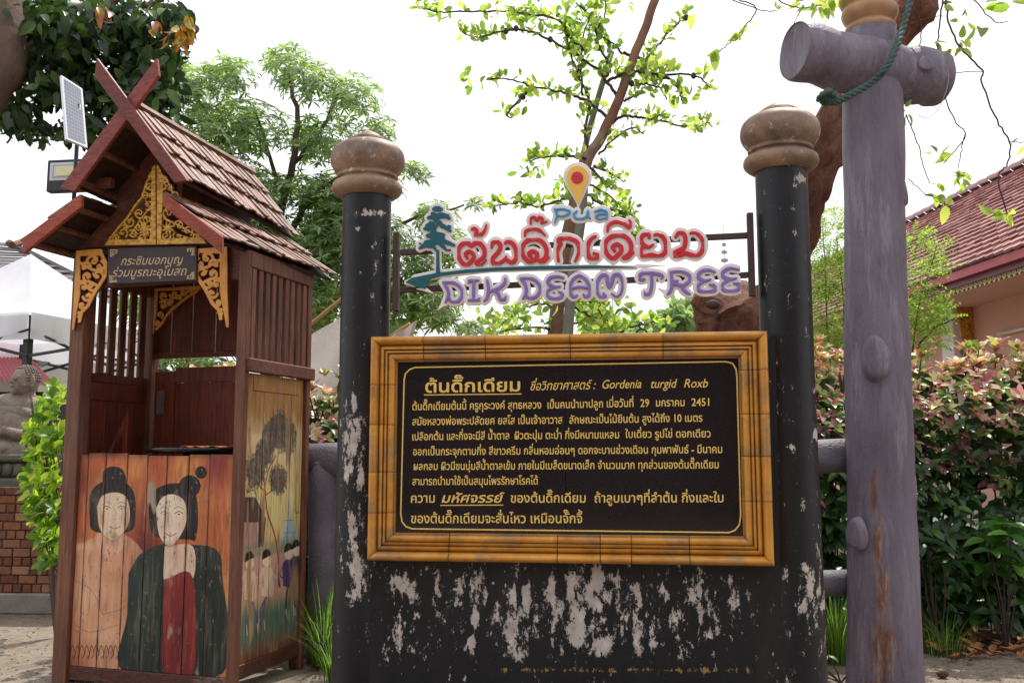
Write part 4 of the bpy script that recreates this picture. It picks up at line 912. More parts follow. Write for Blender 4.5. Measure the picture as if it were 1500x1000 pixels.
letters = [
 (red, [(A5, [(452, 640), (440, 615), (462, 600), (488, 612), (494, 640), (470, 670), (445, 688), (408, 655), (394, 605), (412, 560), (450, 542), (478, 562), (505, 545), (540, 553), (562, 590), (560, 630), (530, 655), (508, 675), (540, 685), (572, 655)], R_)]),
 (red, [(A5, [(480, 458), (500, 452), (514, 470), (506, 497), (540, 492), (563, 468), (575, 430)], R_*.85)]),
 (red, [(A5, [(606, 572), (614, 545), (642, 535), (664, 560), (655, 598), (618, 640), (618, 672), (650, 678), (692, 650), (700, 634)], R_), (A5, [(696, 545), (718, 534), (748, 556), (765, 600), (764, 645), (738, 670), (708, 655), (696, 640)], R_)]),
 (red, [(A5, [(860, 635), (845, 612), (870, 597), (896, 612), (895, 642), (868, 660), (850, 668), (812, 632), (802, 580), (828, 536), (880, 520), (932, 540), (958, 590), (948, 640), (912, 662), (940, 668), (974, 636)], R_)]),
 (red, [(A5, [(818, 500), (826, 470), (866, 455), (912, 464), (950, 498)], R_*.8)]),
 (red, [(A5, [(858, 424), (856, 392), (880, 379), (896, 402), (914, 378), (934, 396), (926, 420), (962, 408)], R_*.68)]),
 (red, [(A5, [(1034, 658), (1026, 612), (1034, 575), (1048, 552), (1032, 528), (1060, 512), (1100, 515), (1148, 535), (1166, 580), (1158, 625), (1140, 662)], R_)]),
 (red, [(A6, [(138, 503), (104, 530), (88, 585), (102, 640), (140, 648), (158, 624), (128, 610)], R_)]),
 (red, [(A6, [(262, 595), (248, 570), (276, 553), (304, 572), (300, 605), (262, 640), (250, 648), (212, 612), (200, 560), (226, 515), (285, 494), (340, 512), (368, 560), (358, 610), (318, 640), (348, 640), (384, 605)], R_)]),
 (red, [(A6, [(214, 472), (226, 432), (272, 410), (322, 424), (352, 446), (367, 425), (356, 398)], R_*.85)]),
 (red, [(A6, [(484, 512), (478, 488), (448, 490), (430, 520), (442, 552), (478, 572), (508, 556)], R_*.9), (A6, [(446, 562), (428, 600), (445, 632), (498, 622), (540, 632), (580, 610), (590, 560), (572, 510), (540, 490), (515, 494)], R_)]),
 (red, [(A6, [(652, 505), (672, 477), (702, 486), (714, 525), (704, 575), (668, 595), (640, 612), (660, 632), (708, 612), (745, 620), (782, 630), (816, 602), (828, 550), (806, 502), (772, 478), (745, 484)], R_)]),
 (pur, [(A5, [(298, 795), (326, 838), (334, 880), (312, 925)], Pw), (A5, [(302, 795), (362, 798), (410, 830), (420, 880), (392, 918), (352, 920), (340, 896)], Pw)]),
 (pur, [(A5, [(460, 798), (470, 785), (525, 782)], Pw), (A5, [(494, 786), (494, 845), (490, 912)], Pw), (A5, [(460, 912), (520, 912), (530, 898)], Pw)]),
 (pur, [(A5, [(580, 782), (588, 835), (582, 890), (560, 918)], Pw), (A5, [(694, 772), (694, 798), (660, 830), (625, 844), (594, 856)], Pw), (A5, [(622, 850), (650, 868), (662, 902), (690, 906), (698, 886)], Pw)]),
 (pur, [(A5, [(790, 770), (824, 815), (828, 865), (806, 902)], Pw), (A5, [(796, 768), (862, 772), (908, 805), (916, 850), (888, 890), (844, 896), (830, 872)], Pw)]),
 (pur, [(A5, [(1066, 768), (1020, 758), (976, 772), (968, 802), (1008, 826), (1046, 822)], Pw), (A5, [(1000, 830), (964, 852), (966, 884), (1004, 902), (1048, 894), (1060, 870), (1036, 856)], Pw)]),
 (pur, [(A6, [(38, 750), (0, 775), (-22, 820), (-18, 870), (4, 890), (24, 878)], Pw), (A6, [(38, 750), (80, 780), (102, 830), (102, 872), (78, 892), (62, 872)], Pw), (A6, [(-14, 838), (38, 826), (98, 836)], Pw*.8)]),
 (pur, [(A6, [(192, 868), (204, 886), (172, 890), (150, 850), (155, 788), (182, 750), (212, 756), (216, 800), (228, 828), (246, 800), (254, 756), (286, 745), (312, 790), (305, 860), (275, 888), (244, 868)], Pw)]),
 (pur, [(A6, [(452, 778), (424, 780), (420, 752), (452, 734), (510, 738), (566, 752), (562, 775)], Pw), (A6, [(494, 742), (500, 800), (488, 862), (462, 878), (454, 860)], Pw)]),
 (pur, [(A6, [(620, 728), (628, 800), (620, 848), (598, 874)], Pw), (A6, [(622, 730), (690, 726), (742, 756), (735, 792), (698, 816), (654, 808), (642, 790), (664, 786)], Pw), (A6, [(690, 815), (702, 846), (742, 872)], Pw)]),
 (pur, [(A6, [(900, 730), (850, 714), (800, 738), (794, 766), (838, 786), (874, 778)], Pw), (A6, [(832, 790), (794, 815), (800, 848), (850, 858), (902, 846), (896, 815), (868, 812)], Pw)]),
 (pur, [(A6, [(1052, 714), (1000, 704), (954, 728), (952, 758), (998, 776), (1038, 770)], Pw), (A6, [(992, 780), (948, 810), (958, 845), (1005, 854), (1052, 840), (1056, 806), (1022, 804)], Pw)]),
 (blu, [(A5, [(1012, 326), (1024, 370), (1010, 416)], B_), (A5, [(1010, 332), (1060, 328), (1104, 340), (1098, 362), (1056, 376), (1030, 370)], B_)]),
 (blu, [(A6, [(22, 342), (2, 362), (14, 388), (50, 392), (82, 378), (92, 342), (96, 378), (108, 390)], B_)]),
 (blu, [(A6, [(134, 346), (180, 332), (212, 350), (214, 396)], B_), (A6, [(208, 362), (165, 362), (142, 378), (162, 394), (210, 386)], B_*.9)]),
]
allst = []; cel = .0026
for k, (mt_, ss) in enumerate(letters):
    sts = [stroke(s, p, w) for s, p, w in ss]; allst += sts
    cutout('letter', SF, VS-.012, .011, mt_, cs_, loc(sts, VS-.012), cell=.0018, bevel=.003)
ribbon = [A5(*p) for p in ((60, 795), (100, 768), (250, 738), (420, 718), (600, 704), (900, 694), (1217, 690))]+[A6(*p) for p in ((200, 692), (420, 700), (200, 705), (20, 708))]+[A5(*p) for p in ((1150, 710), (900, 715), (650, 722), (420, 738), (290, 755), (225, 775), (190, 805), (190, 838), (120, 822))]
trunk = [A5(*p) for p in ((256, 590), (274, 590), (276, 690), (282, 742), (254, 745), (256, 690))]
fol = []
for x0_, y0_, x1_, y1_, w in ((240, 330, 285, 330, 22), (262, 318, 262, 335, 18), (205, 385, 330, 372, 18), (280, 360, 340, 390, 16), (230, 360, 250, 400, 20), (180, 455, 255, 440, 17), (200, 430, 240, 420, 14), (265, 420, 345, 470, 15), (255, 400, 300, 440, 14), (200, 500, 300, 495, 22), (225, 480, 240, 470, 16), (150, 580, 230, 540, 15), (170, 560, 240, 570, 17), (270, 530, 370, 560, 15), (280, 560, 320, 590, 13), (230, 520, 300, 520, 20), (240, 575, 250, 590, 12), (185, 540, 280, 545, 18)):
    fol.append(([A5(x0_, y0_), A5((x0_+x1_)/2, (y0_+y1_)/2-4), A5(x1_, y1_)], [w*.55/4.346, w/4.346, w*.6/4.346]))
rr_ = random.Random(3)
for i in range(70):
    x = rr_.uniform(150, 370); y = rr_.uniform(315, 595); hw = 20+110*((y-315)/280)**.7
    if abs(x-262) < hw and int((y-315)/48) % 1 == 0 and (math.sin(y/13.5) > -.3): fol.append(([A5(x, y), A5(x+rr_.uniform(-14, 14), y+rr_.uniform(-3, 5))], [1.6, .7]))
cutout('tree_emblem', SF, VS-.010, .009, tea, cs_, loc(fol, VS-.01), [[SF.hit(*p, VS-.01) for p in trunk]], cell=.002, bevel=.001)
cutout('ribbon_emblem', SF, VS-.010, .009, tea, cs_, (), [[SF.hit(*p, VS-.01) for p in ribbon]], cell=.002, bevel=.0015)
def drop(cx, cy, r, tip, off=0):
    out = []; 
    for i in range(25): t = PI*.88+(PI*1.24)*i/24; out.append((cx+(r+off)*math.cos(t), cy+(r+off)*math.sin(t)))
    out += [(cx+(r+off)*.72, cy+r*.95), (tip[0]+2+off*.3, tip[1]-4), (tip[0], tip[1]+off*1.2), (tip[0]-2-off*.3, tip[1]-4), (cx-(r+off)*.72, cy+r*.95)]; return out
pin = drop(846, 258.5, 16, (847, 299)); pinw = drop(846, 258.5, 16, (847, 299), 5)
cutout('pin_emblem', SF, VS-.012, .011, yelm, cs_, (), [[SF.hit(*p, VS-.012) for p in pin]], cell=.0022, bevel=.002)
cutout('pin_dot', SF, VS-.018, .006, red, cs_, (), [[SF.hit(845.5+8.8*math.cos(t), 260+8.8*math.sin(t), VS-.018) for t in np.linspace(0, 2*PI, 30)[:-1]]], cell=.0018, bevel=.0015)
tails = [[A5(300, 900), A5(262, 978), A5(325, 935)], [A5(790, 880), A5(752, 945), A5(822, 915)], [A5(555, 470), A5(575, 405), A5(592, 460)], [A5(190, 830), A5(242, 870), A5(120, 838)], [A6(395, 680), A6(600, 688), A6(395, 705)], [A6(590, 880), A6(535, 832), A6(610, 850)]]
bst = [(p, [q+4.4 for q in w]) for p, w in allst] + [(p, [q+4.2 for q in w]) for p, w in fol] + [([A5(60, 798), A5(110, 795), A5(190, 770)], [3.2, 7.5, 6]), ([A5(120, 775), A5(260, 745), A5(600, 712), A5(1217, 700), A6(400, 702)], [6.5, 6.5, 5, 4, 3]), ([A5(265, 600), A5(265, 740)], 5.2)]
bst = [(p, w if hasattr(w, '__len__') else [w]*len(p)) for p, w in bst]
cutout('backing_plate', SF, VS, .02, wht, cs_, loc(bst, VS), [[SF.hit(*p, VS) for p in q] for q in tails+[pinw]+[[A5(165, 560), A5(250, 300), A5(370, 560), A5(262, 600)]]], cell=cel, bevel=.002)
def sbar(p0, p1, w, v0, v1, name):
    (u0, w0), (u1, w1) = SF.hit(*p0, v0), SF.hit(*p1, v0); h = w*SK/2
    if abs(u1-u0) > abs(w1-w0): MB().hexa([SF.pt(u0, v0, w0-h), SF.pt(u1, v0, w1-h), SF.pt(u1, v1, w1-h), SF.pt(u0, v1, w0-h), SF.pt(u0, v0, w0+h), SF.pt(u1, v0, w1+h), SF.pt(u1, v1, w1+h), SF.pt(u0, v1, w0+h)]).build(name, steel, cs_, bevel=.002)
    else: MB().box(SF, u0-h, u0+h, v0, v1, min(w0, w1), max(w0, w1)).build(name, steel, cs_, bevel=.002)
sbar((586, 369), (1096, 344), 8.5, VS+.021, VS+.05, 'support_bar'); sbar((586, 424), (1096, 402), 8.5, VS+.021, VS+.05, 'support_bar')
sbar((580, 340), (580, 455), 9, VS+.01, VS+.05, 'side_plate'); sbar((1099, 311), (1099, 433), 9, VS+.01, VS+.05, 'side_plate')
# ================================================================== PURPLE POST, LOG FENCE, ROPE
lil = NM('lilac_grey_paint', .5, .4); q1 = lil.noise(2.2, 6, .65, (1.5, 1.5, .5)); q2 = lil.noise(9, 8, .7, (2.5, 2.5, .5)); wr = lil.attr('wear').outputs['Fac']
c_ = lil.ramp(q1, [(.3, srgb('655c6a')), (.55, srgb('7f7585')), (.75, srgb('968b98'))]); c_ = lil.mix(lil.ramp(q2, [(.5, 0), (.72, .5)]), c_, srgb('534a56')); c_ = lil.mix(lil.ramp(lil.noise(3.2, 8, .75, (3, 3, .35)), [(.54, 0), (.62, .35), (.7, 0)]), c_, srgb('b3a9b2')); c_ = lil.mix(lil.ramp(lil.noise(40, 4, .8), [(.66, 0), (.7, .6)]), c_, srgb('3d353c'))
wmk = lil.math('MULTIPLY', lil.math('SUBTRACT', lil.math('ADD', lil.math('MULTIPLY', lil.noise(26, 9, .8, (2, 2, .3)), .85), lil.math('MULTIPLY', wr, .46)), .66), 4.5, True)
c_ = lil.mix(lil.math('MULTIPLY', wmk, .85), c_, lil.ramp(lil.noise(14, 6, .7, (2, 2, .4)), [(.36, srgb('5f3c2e')), (.52, srgb('8a5c44')), (.64, srgb('b59a84'))]))
lil.color(c_); lil.bump(lil.noise(70, 4, .7), .006, .7, lil.bump(q2, .03, .9)); LIL = lil.m
lig = simple('weathered_grey_log_paint', srgb('6c6670'), .6, .35, 6, .012, stretch=(1, 1, 1))
def wattr(o, pt_):
    me = o.data; n = len(me.vertices); co = np.zeros(n*3); me.vertices.foreach_get('co', co); co = co.reshape(-1, 3)+np.array(root_loc(o))
    d = co-np.array(CAM); yy = d[:, 1]*cp+d[:, 2]*sp; X = 750+F*d[:, 0]/yy; Y = 500-F*(d[:, 2]*cp-d[:, 1]*sp)/yy; w = np.zeros(n)
    for px, py, sx, sy, am in pt_: w = np.maximum(w, am*np.exp(-((X-px)/sx)**2-((Y-py)/sy)**2))
    w *= (co[:, 1] < 5.95); at = me.attributes.new('wear', 'FLOAT', 'POINT'); at.data.foreach_set('value', w.astype(np.float32))
YP = 5.9; pb0 = P(1296, 1000, YP); pb0.z = 0; pt0 = P(1275, 45, YP)
post = empty('log_gateway_post', pb0, 'tall lilac painted log post with a thick crossbeam and gold cap, right of the monument', 'post')
n = 90; pts = []; rad = []
for i in range(n+1):
    t = i/n; p = pb0.lerp(pt0, t); p.x += .004*math.sin(t*9); pts.append(p)
    r = .214+(.186-.214)*min(1, t*1.5)+.003*math.sin(t*17)+.002*math.sin(t*41)
    if t > .965: r *= 1-.16*((t-.965)/.035)
    if t < .04: r *= 1+.05*(1-t/.04)
    rad.append(r)
sh = MB().tube(pts, rad, 48).build('shaft', LIL, post, smooth=True, auto=True)
wattr(sh, [(1280, 725, 12, 50, 1.0), (1287, 800, 13, 60, 1.05), (1292, 870, 17, 60, 1.15), (1294, 950, 26, 70, 1.15), (1285, 1010, 38, 30, 1.1), (1283, 695, 7, 20, .8), (1300, 960, 45, 30, .5), (1250, 785, 10, 18, .7)])
cA, cB = P(1166, 76, 5.70), P(1366, 122, 5.98); cB.z = cA.z-.07
n = 30; pts = [cA.lerp(cB, i/n)+Vector((0, 0, .012*math.sin(i*.5))) for i in range(n+1)]
cD = (cB-cA).normalized(); pts = [cA+(cA-cB)*.012]+pts+[cB+cD*q_ for q_ in (.02, .045, .065, .08, .088)]
MB().tube(pts, [.172]+[.183+.005*math.sin(i*.8) for i in range(n+1)]+[.178, .165, .14, .10, .04], 40).build('crossbeam', LIL, post, smooth=True, auto=True)
def knot(p, d, r, h, stretch=1.4):
    d = Vector(d).normalized(); mb = MB(); up = Vector((0, 0, 1)); q = d.to_track_quat('Z', 'Y')
    pr = [(r*1.15, -h*1.2), (r*1.1, -.3*h), (r, h*.5), (r*.9, h*.85), (r*.75, h*.95), (r*.4, h*1.0), (r*.01, h*.96)]
    x = d.cross(up).normalized(); z = x.cross(d)
    b = len(mb.v)
    for rr_, hh in pr:
        for j in range(20): a_ = 2*PI*j/20; k_ = 1+.06*math.sin(a_*3+r*50); mb.v.append(tuple(Vector(p)+d*hh+x*math.cos(a_)*rr_*k_+z*math.sin(a_)*rr_*stretch*k_))
    for i in range(len(pr)-1):
        for j in range(20): j2 = (j+1) % 20; mb.f.append((i*20+j, i*20+j2, (i+1)*20+j2, (i+1)*20+j))
    mb.f.append(tuple((len(pr)-1)*20+j for j in range(20)))
    return mb.build('knot', LIL, post, smooth=True, auto=True)
knot(P(1284, 524, YP-.205), (-.25, -1, .1), .078, .03, 1.65); knot(P(1316, 278, YP-.06), (1, -.25, .15), .06, .045, 2.0)
knot(P(1253, 782, YP-.14), (-.85, -.6, 0), .055, .03, 1.6); knot(P(1335, 718, YP-.05), (1, -.3, 0), .045, .03, 2.6); knot(P(1355, 94, YP-.15), (.1, -1, .1), .055, .02, .9)
pf = [(.148, -.01), (.155, .01), (.16, .03), (.15, .045), (.14, .055), (.15, .07), (.17, .1), (.178, .13), (.172, .16), (.16, .175), (.18, .2), (.19, .24), (.16, .32), (.09, .40), (.03, .46), (.001, .48)]
MB().lathe(pt0+Vector((0, 0, -.02)), [(q.x, q.y) for q in catmull([V2(*p) for p in pf], 3)], 40).build('gold_cap', simple('worn_orange_gold', srgb('a98260'), .45, .3, 8, .003), post, smooth=True)
# rope
rope = MB(); rp = catmull([P(x, y, d) for x, y, d in ((1203, 140, 5.50), (1222, 150, 5.5), (1248, 138, 5.52), (1275, 122, 5.57), (1298, 100, 5.53), (1312, 72, 5.58), (1322, 42, 5.72), (1330, 12, 5.8), (1337, -15, 5.9))], 14)
for s_ in range(3):
    q = []
    for i, p in enumerate(rp):
        t = (rp[min(i+1, len(rp)-1)]-rp[max(i-1, 0)]).normalized(); o_ = t.orthogonal().normalized(); a_ = i*.55+s_*2.094; q.append(p+(Quaternion(t, a_) @ o_)*.011)
    rope.tube(q, .013, 6)
for k in range(5):
    c_ = P(1208+(k % 3)*5, 138+(k*7) % 14, 5.47+.02*k); ax = rv(); u_ = ax.orthogonal().normalized(); w_ = ax.cross(u_)
    rope.tube([c_+(u_*math.cos(a_)+w_*math.sin(a_))*.04 for a_ in np.linspace(0, 5.6, 14)], .014, 6)
setp(rope.build('rope', simple('dark_green_rope', srgb('3f5450'), .8, .35, 40, .004), smooth=True), 'knotted dark green rope slung over the crossbeam of the lilac post', 'rope')
st_ = MB().tube(catmull([P(x, y, 5.75) for x, y in ((1382, 90), (1389, 105), (1387, 130), (1374, 160), (1358, 173), (1344, 168))], 6), .0022, 5)
setp(st_.build('string', simple('pale_string', srgb('9a958a'), .8, .1)), 'thin pale string looped around the right end of the crossbeam', 'string')
fen = empty('log_fence', G(474, 950), 'low lilac grey log fence running behind the monument from stub post to tall post', 'fence')
b0 = P(474, 955, 6.5); b0.z = 0; e0 = P(473, 676, 6.5); e1 = P(1262, 668, 6.02)
MB().tube([b0, b0.lerp(e0, .5), b0.lerp(e0, .85), e0, e0+Vector((0, 0, .07)), e0+Vector((0, 0, .10))], [.115, .1, .1, .125, .10, .04], 24).build('stub_post', lig, fen, smooth=True)
pts = [e0+(e1-e0)*(i/20-.02)+Vector((0, 0, .01*math.sin(i))) for i in range(21)]; MB().tube(pts, [.125-.02*min(1, i/3)+.004*math.sin(i*1.7) for i in range(21)], 20).build('top_rail', lig, fen, smooth=True)
e2 = P(474, 880, 6.5); e3 = P(1262, 852, 6.02); MB().tube([e2.lerp(e3, i/12) for i in range(13)], [.082+.003*math.sin(i*2) for i in range(13)], 16).build('lower_rail', lig, fen, smooth=True)

# ================================================================== TREES
bark = simple('reddish_brown_bark', srgb('7d5846'), .85, .35, 7, .02, stretch=(1, 1, .5), bscale=22, dirt=srgb('9a8878'))
bark2 = simple('dark_twig_bark', srgb('4b3a37'), .85, .3, 9, .004); barkg = simple('grey_brown_bark', srgb('5c4f45'), .9, .35, 6, .012, stretch=(1, 1, .5), bscale=25)
bigbark = NM('flaking_red_bark', .8, .3); q1 = bigbark.noise(3, 8, .7, (1, 1, .6)); q2 = bigbark.noise(12, 6, .75)
c_ = bigbark.ramp(q1, [(.32, srgb('4a2a22')), (.48, srgb('845443')), (.62, srgb('a67860')), (.74, srgb('b39280'))]); c_ = bigbark.mix(bigbark.ramp(q2, [(.6, 0), (.72, .7)]), c_, srgb('8c8074')); bigbark.color(c_); bigbark.bump(q2, .07, 1, bigbark.bump(q1, .12, 1)); BB = bigbark.m
def branch(mb, px, Y, w0, w1, n=5, sides=7, wob=.02):
    q = catmull([P(p[0], p[1], (p[2] if len(p) > 2 else Y)) for p in px], n); k = len(q); f = Y/F
    for i in range(1, k-1): q[i] = q[i]+rv(wob*.35)
    mb.tube(q, [(w0+(w1-w0)*i/(k-1))*f/2 for i in range(k)], sides); return q
YG = [srgb('93a655'), srgb('a9b968'), srgb('809a50'), srgb('bcc67c'), srgb('6c8a48')]
YT = 6.9
tree = empty('young_thorny_tree', (P(815, 600, YT).x, YT, 0), 'slender reddish branched tree with sparse yellow green leaves rising behind the cut-out sign', 'tree')
tb = MB(); branch(tb, [(808, 1040, YT), (812, 700, YT), (815, 490), (826, 400), (840, 320), (858, 242), (882, 198), (905, 150), (925, 92), (945, 42), (966, -20)], YT, 20, 13, 6, 12, .01)
tb.build('trunk', bark, tree, smooth=True)
Z1 = lambda l: [(580+x/3, y/3) for x, y in l]
brs = [Z1([(970, 420), (915, 345), (880, 300), (760, 220), (620, 150), (530, 130), (440, 145), (360, 165), (300, 150)]), Z1([(915, 345), (940, 300), (900, 220), (880, 140), (915, 80), (920, -20)]),
 Z1([(880, 140), (840, 60), (780, 0)]), Z1([(840, 230), (760, 160), (715, 90), (600, 65), (400, 50), (230, 55), (120, 40)]), Z1([(930, 520), (850, 450), (780, 420), (740, 408), (600, 380), (500, 350), (400, 350)]), Z1([(600, 380), (550, 430), (490, 500), (510, 520)]),
 Z1([(940, 555), (1000, 510), (1080, 520), (1150, 530), (1290, 560), (1380, 540)]), Z1([(930, 360), (1000, 325), (1100, 320), (1200, 345), (1245, 400), (1260, 460)]), Z1([(1200, 345), (1150, 330), (1310, 330), (1390, 388)]), Z1([(1000, 230), (1100, 270), (1110, 255), (1150, 200), (1220, 120), (1278, 75)]),
 Z1([(860, 700), (780, 690), (680, 685), (590, 708)]), Z1([(870, 730), (940, 760), (1000, 800)]), Z1([(860, 740), (900, 790), (945, 832)]), Z1([(840, 690), (835, 560), (850, 440), (800, 330), (760, 200), (735, 110)]), Z1([(890, 680), (950, 620), (1040, 560), (1090, 590)]),
 Z1([(1030, 380), (1100, 370), (1160, 390), (1190, 440)]), Z1([(1000, 445), (1040, 425), (1080, 395)]), Z1([(820, 420), (815, 300), (825, 150), (890, 0)]), Z1([(1000, 240), (960, 200), (890, 150)]),
 [(838, 288), (815, 295), (786, 303), (760, 297), (716, 303)], [(850, 275), (880, 300), (905, 312), (930, 345), (942, 345)], [(842, 300), (870, 315), (915, 318)], [(845, 262), (890, 285), (925, 315)],
 [(822, 452), (790, 445), (760, 455), (735, 475)], [(828, 440), (850, 455), (875, 470), (895, 490)], [(826, 425), (860, 440), (890, 470), (900, 488)], [(818, 478), (850, 470), (880, 452), (860, 440)], [(830, 430), (870, 425), (885, 470)], [(815, 485), (780, 480), (720, 485)], [(890, 495), (930, 478), (960, 470)]]
lv = []; bm_ = MB(); thorns = MB()
for k, b in enumerate(brs):
    dz = random.uniform(-.35, .35); q = branch(bm_, [(x, y, YT+dz*i/len(b)) for i, (x, y) in enumerate(b)], YT, 5.2 if k < 14 else 3.8, 1.8, 6, 6, .02)
    low = k >= 19
    for i, p in enumerate(q):
        t = i/len(q)
        if t < .12: continue
        if random.random() < .5: a_ = rv(.03); thorns.tube([p, p+a_], [.0022, .0006], 4)
        m_ = (2.8 if low else 1.8)+(2 if t > .85 else 0)
        if k in (3, 7, 13, 17): m_ += 1.2
        for _ in range(int(m_*random.random()+.6)):
            o_ = rv(random.uniform(.01, .09)); o_.z = abs(o_.z)*.6+.005
            for _ in range(random.choice((1, 2, 3))): lv.append((lmtx(p+o_, rv()+Vector((0, 0, .35)), rv(), random.uniform(.05, .09)), vary(YG, .22)))
for cx, cy, rx, ry, n_ in ((800, 25, 60, 22, 60), (850, 40, 30, 35, 50), (735, 20, 30, 14, 18), (630, 15, 25, 14, 14), (855, 70, 16, 20, 26), (730, 470, 34, 22, 60), (775, 465, 40, 25, 40), (905, 460, 42, 26, 60), (865, 485, 30, 12, 30), (970, 470, 15, 12, 10), (960, 100, 26, 12, 26), (1020, 180, 20, 10, 18), (690, 120, 20, 9, 12), (790, 130, 30, 10, 16), (910, 300, 22, 28, 26), (830, 280, 18, 20, 24), (780, 250, 24, 18, 18)):
    for _ in range(n_):
        a_ = random.random()*6.28; r = math.sqrt(random.random()); lv.append((lmtx(P(cx+rx*r*math.cos(a_), cy+ry*r*math.sin(a_), YT+random.uniform(-.4, .4)), rv()+Vector((0, 0, .3)), rv(), random.uniform(.05, .095)), vary(YG, .22)))
bm_.build('branches', bark2, tree, smooth=True, kind='stuff'); thorns.build('thorns', bark2, tree, kind='stuff')
leaves(lv, 'obov', LM['thin'], tree, 300)
for x, y in ((741, 46), (756, 42), (806, 58), (847, 105), (1016, 111), (925, 122), (1005, 26), (818, 24), (766, 142)): MB().sphere(P(x, y, YT), (.022, .022, .026), 8, 6).build('seed_pod', bark2, tree, smooth=True)
polem = simple('grey_green_prop_wood', srgb('77766a'), .85, .3, 6, .004)
mb = MB(); branch(mb, [(806, 1000, YT+.25), (806, 490), (853, 233), (896, 76)], YT+.25, 9, 9, 4, 10, 0); setp(mb.build('prop_pole', polem, smooth=True), 'thin grey prop pole leaning left of the young tree trunk', 'pole')
mb = MB(); branch(mb, [(826, 1000, YT-.22), (832, 490), (850, 330), (856, 262)], YT-.22, 17, 14, 4, 10, 0); setp(mb.build('prop_pole', polem, smooth=True), 'thick short grey prop pole crossing in front of the young tree trunk below the pin', 'pole')
# big leaning trunk
YB = 6.55
big = empty('leaning_old_tree', (P(1010, 900, YB+.4).x, YB+.3, 0), 'massive old tree with flaking red bark leaning right behind the gateway post', 'tree')
tb = MB(); q = catmull([P(1070, 1020, 7.3), P(1085, 700, 7.2), P(1118, 500, 7.1), P(1146, 410, 7.0), P(1166, 320, 6.9), P(1206, 225, 6.8), P(1262, 120, 6.7), P(1318, 30, 6.6), P(1375, -80, 6.5), P(1450, -220, 6.3)], 10)
k = len(q); bb = []
for i in range(k): bb.append((.30-.13*min(1, i/(k*.33)))*(1+.04*math.sin(i*.7)) if i < k*.5 else .17+.006*math.sin(i*.9))
tb.tube(q, bb, 32)
tb.tube(catmull([P(1075, 520, 6.95), P(1068, 470, 6.85), P(1062, 440, 6.8), P(1060, 430, 6.78)], 6), [.25, .25, .25, .26, .26, .26, .255, .25, .25, .245, .24, .235, .23, .23, .22, .21, .19, .16, .1][:19], 24)
from mathutils import noise as mn
def lump(mb, amp, sc, c=None):
    mb.v = [tuple(Vector(v)+mn.noise_vector(Vector(v)*sc)*amp+mn.noise_vector(Vector(v)*sc*3.1)*amp*.4) for v in mb.v]; return mb
lump(tb, .075, 4.5); o = tb.build('trunk', BB, big, smooth=True)
MB().sphere(P(1044, 446, 6.62), (.05, .03, .035), 10, 8).build('knot_hollow', bark2, big, smooth=True)
Z5 = lambda l: [(900+x/2.5, y/2.5) for x, y in l]
bm_ = MB(); lv = []; cl5 = []
for b, w in ((Z5([(1210, -20), (1230, 100), (1280, 190), (1350, 262), (1345, 300), (1400, 440), (1447, 520), (1440, 600), (1405, 650), (1440, 790)]), 3.2), (Z5([(1205, -20), (1190, 100), (1178, 205)]), 3), (Z5([(1200, 330), (1245, 440), (1285, 490), (1250, 550), (1205, 598)]), 2.2), (Z5([(1285, 490), (1270, 560), (1258, 620)]), 1.8),
              (Z5([(1070, 420), (1110, 520), (1130, 600), (1155, 672)]), 2), (Z5([(1070, 420), (1050, 520)]), 1.6), (Z5([(1075, 655), (1140, 710), (1180, 725)]), 1.6), (Z5([(430, -10), (520, 30), (480, 95), (440, 140), (385, 190)]), 2.4), (Z5([(430, 0), (540, 38), (600, 42)]), 2), (Z5([(560, -20), (640, 20), (700, 30), (760, 20)]), 2.4), (Z5([(690, 20), (655, 95)]), 1.6),
              (Z5([(1300, -20), (1385, 75), (1440, 80)]), 2.2), (Z5([(1225, 270), (1350, 262)]), 1.8), (Z5([(1447, 520), (1510, 522)]), 1.6), (Z5([(1080, 90), (1140, 70), (1200, 60)]), 1.8), (Z5([(1100, -10), (1125, 100), (1112, 190)]), 2.4)):
    branch(bm_, b, 5.9, w, w*.7, 6, 5, .015)
for x, y, n_, s_ in ((1435, 785, 7, .1), (1395, 780, 3, .11), (1265, 640, 6, .09), (1290, 660, 3, .09), (1180, 570, 6, .095), (1215, 575, 3, .06), (1185, 665, 3, .08), (1190, 725, 5, .085), (1205, 755, 2, .13), (1335, 112, 2, .16), (1275, 150, 5, .09), (1250, 190, 3, .12), (1205, 190, 3, .08), (1160, 150, 2, .1), (1215, 30, 3, .08), (1450, 20, 2, .16), (1395, 5, 3, .12), (1055, 402, 3, .09), (372, 185, 2, .13), (445, 132, 3, .07), (470, 95, 2, .07), (525, 93, 1, .1), (700, 10, 6, .1), (740, 25, 5, .09), (780, 10, 6, .11), (790, 40, 3, .09), (690, 45, 2, .08), (600, 30, 3, .06), (1490, 520, 2, .08), (1275, 65, 3, .06), (40, 10, 3, .09), (285, 40, 1, .1)):
    for _ in range(n_):
        lv.append((lmtx(P(900+x/2.5+random.uniform(-7, 7), (y+random.uniform(-14, 14))/2.5, 5.9+random.uniform(-.06, .06)), rv()+Vector((0, -.2, -.2)), rv()+Vector((0, -.6, .3)), s_*random.uniform(.7, 1.05)), vary(YG[:4], .15)))
bm_.build('twigs', bark2, big, smooth=True, kind='stuff'); leaves(lv, 'broad', LM['thin'], big, 300)

